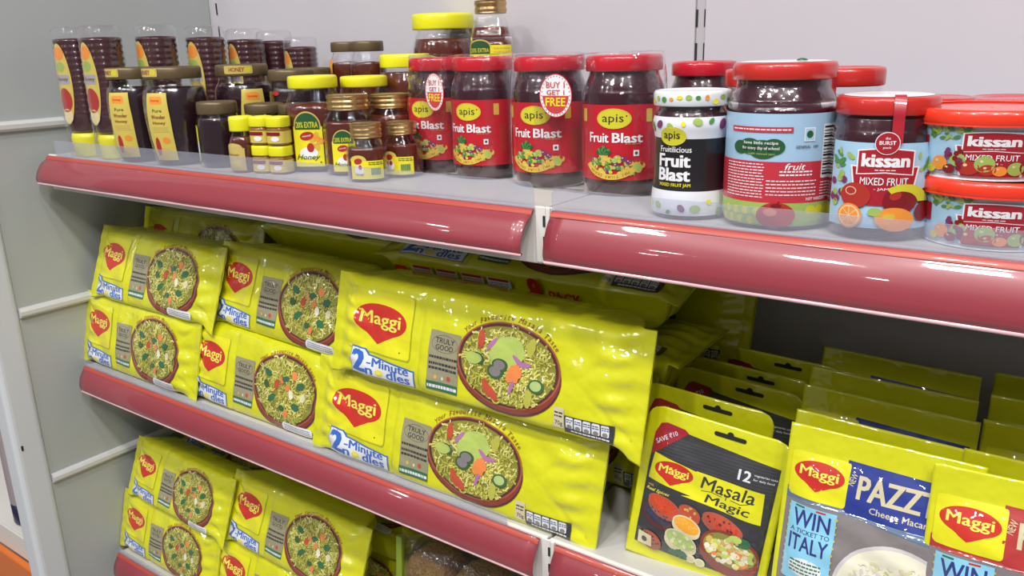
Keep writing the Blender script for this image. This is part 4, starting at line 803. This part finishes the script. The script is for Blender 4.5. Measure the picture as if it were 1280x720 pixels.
# ================================================================ POUCHES
def pouch_surface(L, H, T, seed, rc):
    R = random.Random(seed); ph = [R.uniform(0, 6.28) for _ in range(6)]
    def thick(x, z):
        a = max(0, min(1, (x - .006) / .03)) * max(0, min(1, (L - .006 - x) / .03)); b = max(0, min(1, (z - .008) / .035)) * max(0, min(1, (H - .022 - z) / .06)); s = (1 - (1 - a) ** 2) * (1 - (1 - b) ** 2); return s
    def front(x, z, off=0):
        s = thick(x, z); y = -T * .5 * s + .0011 * (sin(x * 60 + ph[0] + z * 30) + sin(z * 75 + ph[1] - x * 25)) * (.35 + s * .6) + .0008 * sin(z * 220 + x * 90 + ph[2]) * s
        return (x, y - .0006 - off, z)
    def back(x, z):
        a = front(x, z); s = thick(x, z); return (x, a[1] + .0012 + T * s * .75, z)
    return front, back
def pouch_mesh(L, H, T, seed, m, rc=.012):
    front, back = pouch_surface(L, H, T, seed, rc); nx, nz = int(L / .0025), int(H / .0025); v, f = [], []
    def clampx(x, z):
        if rc and z > H - rc:
            k = rc - sqrt(max(0, rc * rc - (z - (H - rc)) ** 2)); return max(k, min(L - k, x))
        return x
    for fn in (front, back):
        for i in range(nx + 1):
            for j in range(nz + 1): z = H * j / nz; v.append(fn(clampx(L * i / nx, z), z))
    n1 = (nx + 1) * (nz + 1)
    for i in range(nx):
        for j in range(nz):
            a = i * (nz + 1) + j; b = a + nz + 1; f.append((a, b, b + 1, a + 1)); f.append((n1 + a, n1 + a + 1, n1 + b + 1, n1 + b))
    for i in range(nx):
        a = i * (nz + 1); b = a + nz + 1; f.append((a, n1 + a, n1 + b, b)); a += nz; b += nz; f.append((a, b, n1 + b, n1 + a))
    for j in range(nz):
        f.append((j, j + 1, n1 + j + 1, n1 + j)); a = nx * (nz + 1) + j; f.append((a, n1 + a, n1 + a + 1, a + 1))
    return mesh('pouch_film', v, f, m), front
def hang_slot(P, cx, cy, w, lay): P.rect(cx - w / 2, cy - 2, cx + w / 2, cy + 2, I_slot, lay, r=1.9); P.ell(cx, cy + 1.8, 3.2, 3.0, I_slot, lay, n=14)
I_slot = mat('slot_black', (.01, .01, .008), rough=.7)
def small_bowl(P, cx, cy, rx, ry, rim, fill, dots, seed, lay, n=40, rot=-.25):
    R = random.Random(seed); P.ell(cx, cy - ry * .35, rx, ry * 1.1, rim, lay, rot=rot); P.ell(cx, cy, rx, ry, rim, lay + .3, rot=rot); P.ell(cx, cy, rx * .9, ry * .85, fill, lay + .6, rot=rot)
    for k in range(n):
        a = R.uniform(0, 6.28); q = sqrt(R.random()) * .78; P.ell(cx + rx * q * cos(a), cy + ry * q * sin(a) * .95 + rx * q * cos(a) * math.tan(rot) * .5, dots[1] * R.uniform(.7, 1.2), dots[1] * R.uniform(.6, 1), dots[0][k % len(dots[0])], lay + .9 + k * .02, n=7, rot=R.uniform(0, 3), fine=True)
def make_masala():
    L, H = .135, .152; t = empty('seasoning_pouch'); me, front = pouch_mesh(L, H, .016, 3, film_y, .014); obj('pouch_film', me, t); fn = lambda x, z, off: front(x, z, off)
    A, B, C_ = Print(), Print(), Print()
    A.poly([(8, 14), (127, 14), (129, 126), (26, 134), (10, 118)], I_dark, 0)
    for i in range(10): A.rect(12, 98 + i * 3, 126, 98.7 + i * 3, I_stone2, .5)
    A.poly([(10, 104), (10, 126), (14, 136), (20, 138), (38, 136), (42, 133)], I_crim, 2); A.text('SAVE \u20b910', 22, 124.5, I_white, 3, w=22, h=4.6, rot=.62, bold=.01)
    hang_slot(C_, 80, 142, 30, 3)
    A.poly([(12, 82), (56, 78), (58, 102), (14, 108)], panel_y, 2); speech_logo(A, 36, 93, 38, 22, 3)
    A.poly([(47, 76), (122, 72), (120, 101), (57, 103), (56, 78)], panel_y, 2.2); A.text('Masala', 88, 94.5, I_dark, 4, w=50, h=11.5, shear=.12, bold=.012); A.text('Magic', 90, 79.5, I_dark, 4, w=42, h=10.5, shear=.12, bold=.012)
    A.text('\u090f', 90, 87.3, I_dark, 4, w=4, h=4) if False else A.text('T', 88, 87.2, I_dark, 4, w=4.4, h=4); A.ribbon([(64, 86), (74, 88), (84, 87)], .6, I_dark, 4); A.ribbon([(92, 87), (102, 86), (110, 89)], .6, I_dark, 4)
    A.text('12', 100, 112.5, I_white, 2, w=11, h=9.5, bold=.03); A.text('vegetarian uses', 118, 115.3, I_white, 2, w=20, h=2.3); A.text('for daily food', 117, 111.4, I_white, 2, w=18, h=2.3); A.text('with', 16, 76, I_gold, 2, w=6, h=2.6); A.text('Real Spices', 24, 71.5, I_lt, 2, w=24, h=4, shear=.3)
    small_bowl(B, 28, 50, 17, 8.5, I_bdk, ink('peppercorn', (.03, .03, .05)), ([I_navy, I_dark], 1.1), 2, 3, 70); small_bowl(B, 33, 61, 17, 8, I_rim, ink('chilli', (.50, .05, .01)), ([I_red, ink('chilli2', (.6, .08, .02))], .8), 1, 5)
    small_bowl(B, 58, 62, 11, 7, I_rim, I_tom, ([I_tom, I_gold], 1.4), 14, 4, 16)
    small_bowl(B, 58, 50, 14, 7.5, I_cream, ink('turmeric', (.72, .32, .02)), ([ink('turmeric2', (.78, .40, .04))], .8), 4, 5.5, 40); small_bowl(B, 55, 34, 16, 9.5, I_cream, I_cuc2, ([I_mac, I_cuc2, I_lime], 2.0), 5, 6, 40)
    small_bowl(B, 26, 24, 11, 8, I_rim, I_tom, ([I_tom, I_bdk], 1.6), 6, 5.5, 24); small_bowl(B, 100, 40, 27, 18, I_bowl, I_base, ([I_mac, I_gold, I_noo[1], I_car, I_mac2, I_lime], 3.0), 7, 6.5, 110, -.15); B.ell(110, 52, 8, 5, I_green, 9.5, n=12); B.ell(104, 54, 6, 3.6, I_lime, 9.7, n=12)
    small_bowl(B, 90, 62, 20, 8, I_rim, I_tom, ([I_red, I_tom, I_bdk], 1.4), 12, 4, 30, -.2)
    for x, y in ((66, 18), (75, 17)): B.ell(x, y, 5, 4.6, I_mac, 6, n=14); B.ell(x, y, 3, 2.6, I_cream, 6.4, n=10)
    for i in range(8): leaf(B, 48 + (i % 4) * 4, 18 + (i // 4) * 3, 4, i * .8, I_green, 6 + i * .1)
    B.rect(12, 15, 27, 28, I_mac, 9, r=1); B.ell(19, 21, 3, 3, I_dark, 10, n=12)
    A.build('brand_panel', fn, 5, t); B.build('spice_picture', fn, 4, t, off=.0006, dl=.00016); C_.build('hang_slot', fn, 4, t, off=.0005); return t
I_stone2 = ink('slate_grain', (.055, .058, .065)); I_crim = ink('crimson', (.36, .01, .03))
def make_pasta(flavour, blue, seed):
    L, H = .148, .168; t = empty('pasta_pouch'); me, front = pouch_mesh(L, H, .022, seed, film_y, 0); obj('pouch_film', me, t); fn = lambda x, z, off: front(x, z, off); A, B = Print(), Print()
    B.rect(4, 4, 144, 110, I_stone, 0); A.rect(5, 108, 53, 146, panel_y, 2, r=3); B.poly([(4, 104), (60, 104), (144, 96), (144, 104), (60, 112), (4, 114)], I_steel if blue is I_navyb else I_pkr, 1)
    speech_logo(A, 29, 128, 42, 25, 3)
    A.poly([(50, 148), (143, 145), (143, 106), (54, 106), (50, 112)], blue, 1.5)
    A.text('PAZZTA', 97, 129, I_cream, 4, w=72, h=18, bold=.035); A.text(flavour, 98, 113.5, I_cream, 4, w=52, h=5, bold=.012); A.text('NEW', 56, 134, I_cream, 4, w=10, h=5, rot=1.3)
    A.rect(9, 36, 49, 102, I_sky, 5)
    for i in range(22): A.ell(9 + (i % 2) * 40, 38 + (i // 2) * 6, 1.2, 1.2, I_gold, 4.5, n=8, fine=True)
    A.text('WIN', 29, 91, I_navy, 6, w=31, h=14, bold=.02); A.text('A TICKET TO', 29, 80.5, I_navy, 6, w=33, h=3.6, bold=.01); A.text('ITALY', 29, 70, I_navy, 6, w=33, h=13.5, bold=.02); A.rect(14, 99.5, 22, 101, I_green, 6); A.rect(32, 99.5, 40, 101, I_red, 6); A.ell(29, 50, 14, 8, I_white, 6); A.lines(16, 44, 42, 56, 4, I_green, 7, 2)
    R = random.Random(seed); B.ell(100, 44, 49, 47, I_plate, 3, n=44); B.ell(100, 44, 46, 44, I_mac2, 3.5, n=44); B.ell(101, 43, 44.5, 41, I_mac2 if blue is I_navyb else I_tom, 4, n=44)
    cols = (I_mac2, I_plate, I_mac, I_mac2) if blue is I_navyb else (I_tom, I_car, I_mac, I_red)
    for k in range(150):
        a = R.uniform(0, 6.28); q = sqrt(R.random()) * .9; B.arc(101 + 43 * q * cos(a), 43 + 39 * q * sin(a), 3.4, 3.0, R.uniform(0, 360), R.uniform(380, 560), 2.4, cols[k % 4], 4.5 + k * .03, 7)
        if k % 5 == 0: B.ell(101 + 38 * q * cos(a * 2), 42 + 33 * q * sin(a * 2), 1, 1, I_lime, 9.4 + k * .01, n=6, fine=True)
    B.lines(8, 8, 46, 30, 6, I_cream, 4, 3)
    A.build('brand_panel', fn, 5, t, off=.0007); B.build('pasta_picture', fn, 4, t, dl=.00018); return t
I_navyb = ink('royal_blue', (.015, .035, .26)); I_steel = ink('steel_blue', (.10, .16, .26)); I_pkr = ink('pasta_red', (.42, .03, .03))
ms = make_masala(); pz = make_pasta('Cheese Macaroni', I_navyb, 7); pr_ = make_pasta('Tomato Twist', I_pkr, 9); reg()
def putp(src, used, pos, yaw, tilt, roll, label, cat, grp): o = put(src, used, pos, yaw, tilt, roll, label, grp); o['category'] = cat; return o
GM, GP = 'seasoning pouches with hang slots', 'yellow pasta pouches'
putp(ms, 0, (.0735, .026, -.3385), 5, -10, 5, 'front seasoning pouch with spice bowls and red savings corner', 'pouch', GM)
for x, y, yw, rl, lb in ((.0500, .076, 0, 2, 'second seasoning pouch, just behind the front one'), (.060, .134, -1, 2, 'third seasoning pouch from the front, in shade'), (.062, .166, -1, 1, 'fourth seasoning pouch from the front, in shade'), (.074, .222, 0, 1, 'rearmost seasoning pouch, near the back panel')):
    putp(ms, 1, (x, y, -.3385), yw, -8 if y < .2 else -5, rl, lb, 'pouch', GM)
putp(pz, 0, (.2190, .018, -.3385), 0, -11, 0, 'front pasta pouch with blue panel and macaroni plate', 'pouch', GP)
for x, y, ti, lb in ((.2120, .050, -9, 'blue-panelled pasta pouch right behind the front one, glossy top seal'), (.200, .112, -8, 'pasta pouch third from the front in the middle column'), (.192, .160, -8, 'pasta pouch fourth from the front in the middle column'), (.186, .222, -8, 'rearmost pasta pouch of the middle column, its name showing in shade')):
    putp(pz, 1, (x, y, -.3385), 0, ti, 1, lb, 'pouch', GP)
putp(pr_, 0, (.336, .004, -.3385), 2, -12, -1, 'front pasta pouch with red panel at the right edge', 'pouch', GP)
for x, y, ti, lb in ((.347, .045, -10, 'red-panelled pasta pouch behind the right-edge front one'), (.352, .115, -8, 'third pasta pouch from the front in the right column, in shade'), (.350, .175, -8, 'fourth pasta pouch from the front in the right column, in shade'), (.346, .235, -8, 'rearmost pasta pouch of the right column')):
    putp(pr_, 1, (x, y, -.3385), 0, ti, 0, lb, 'pouch', GP)
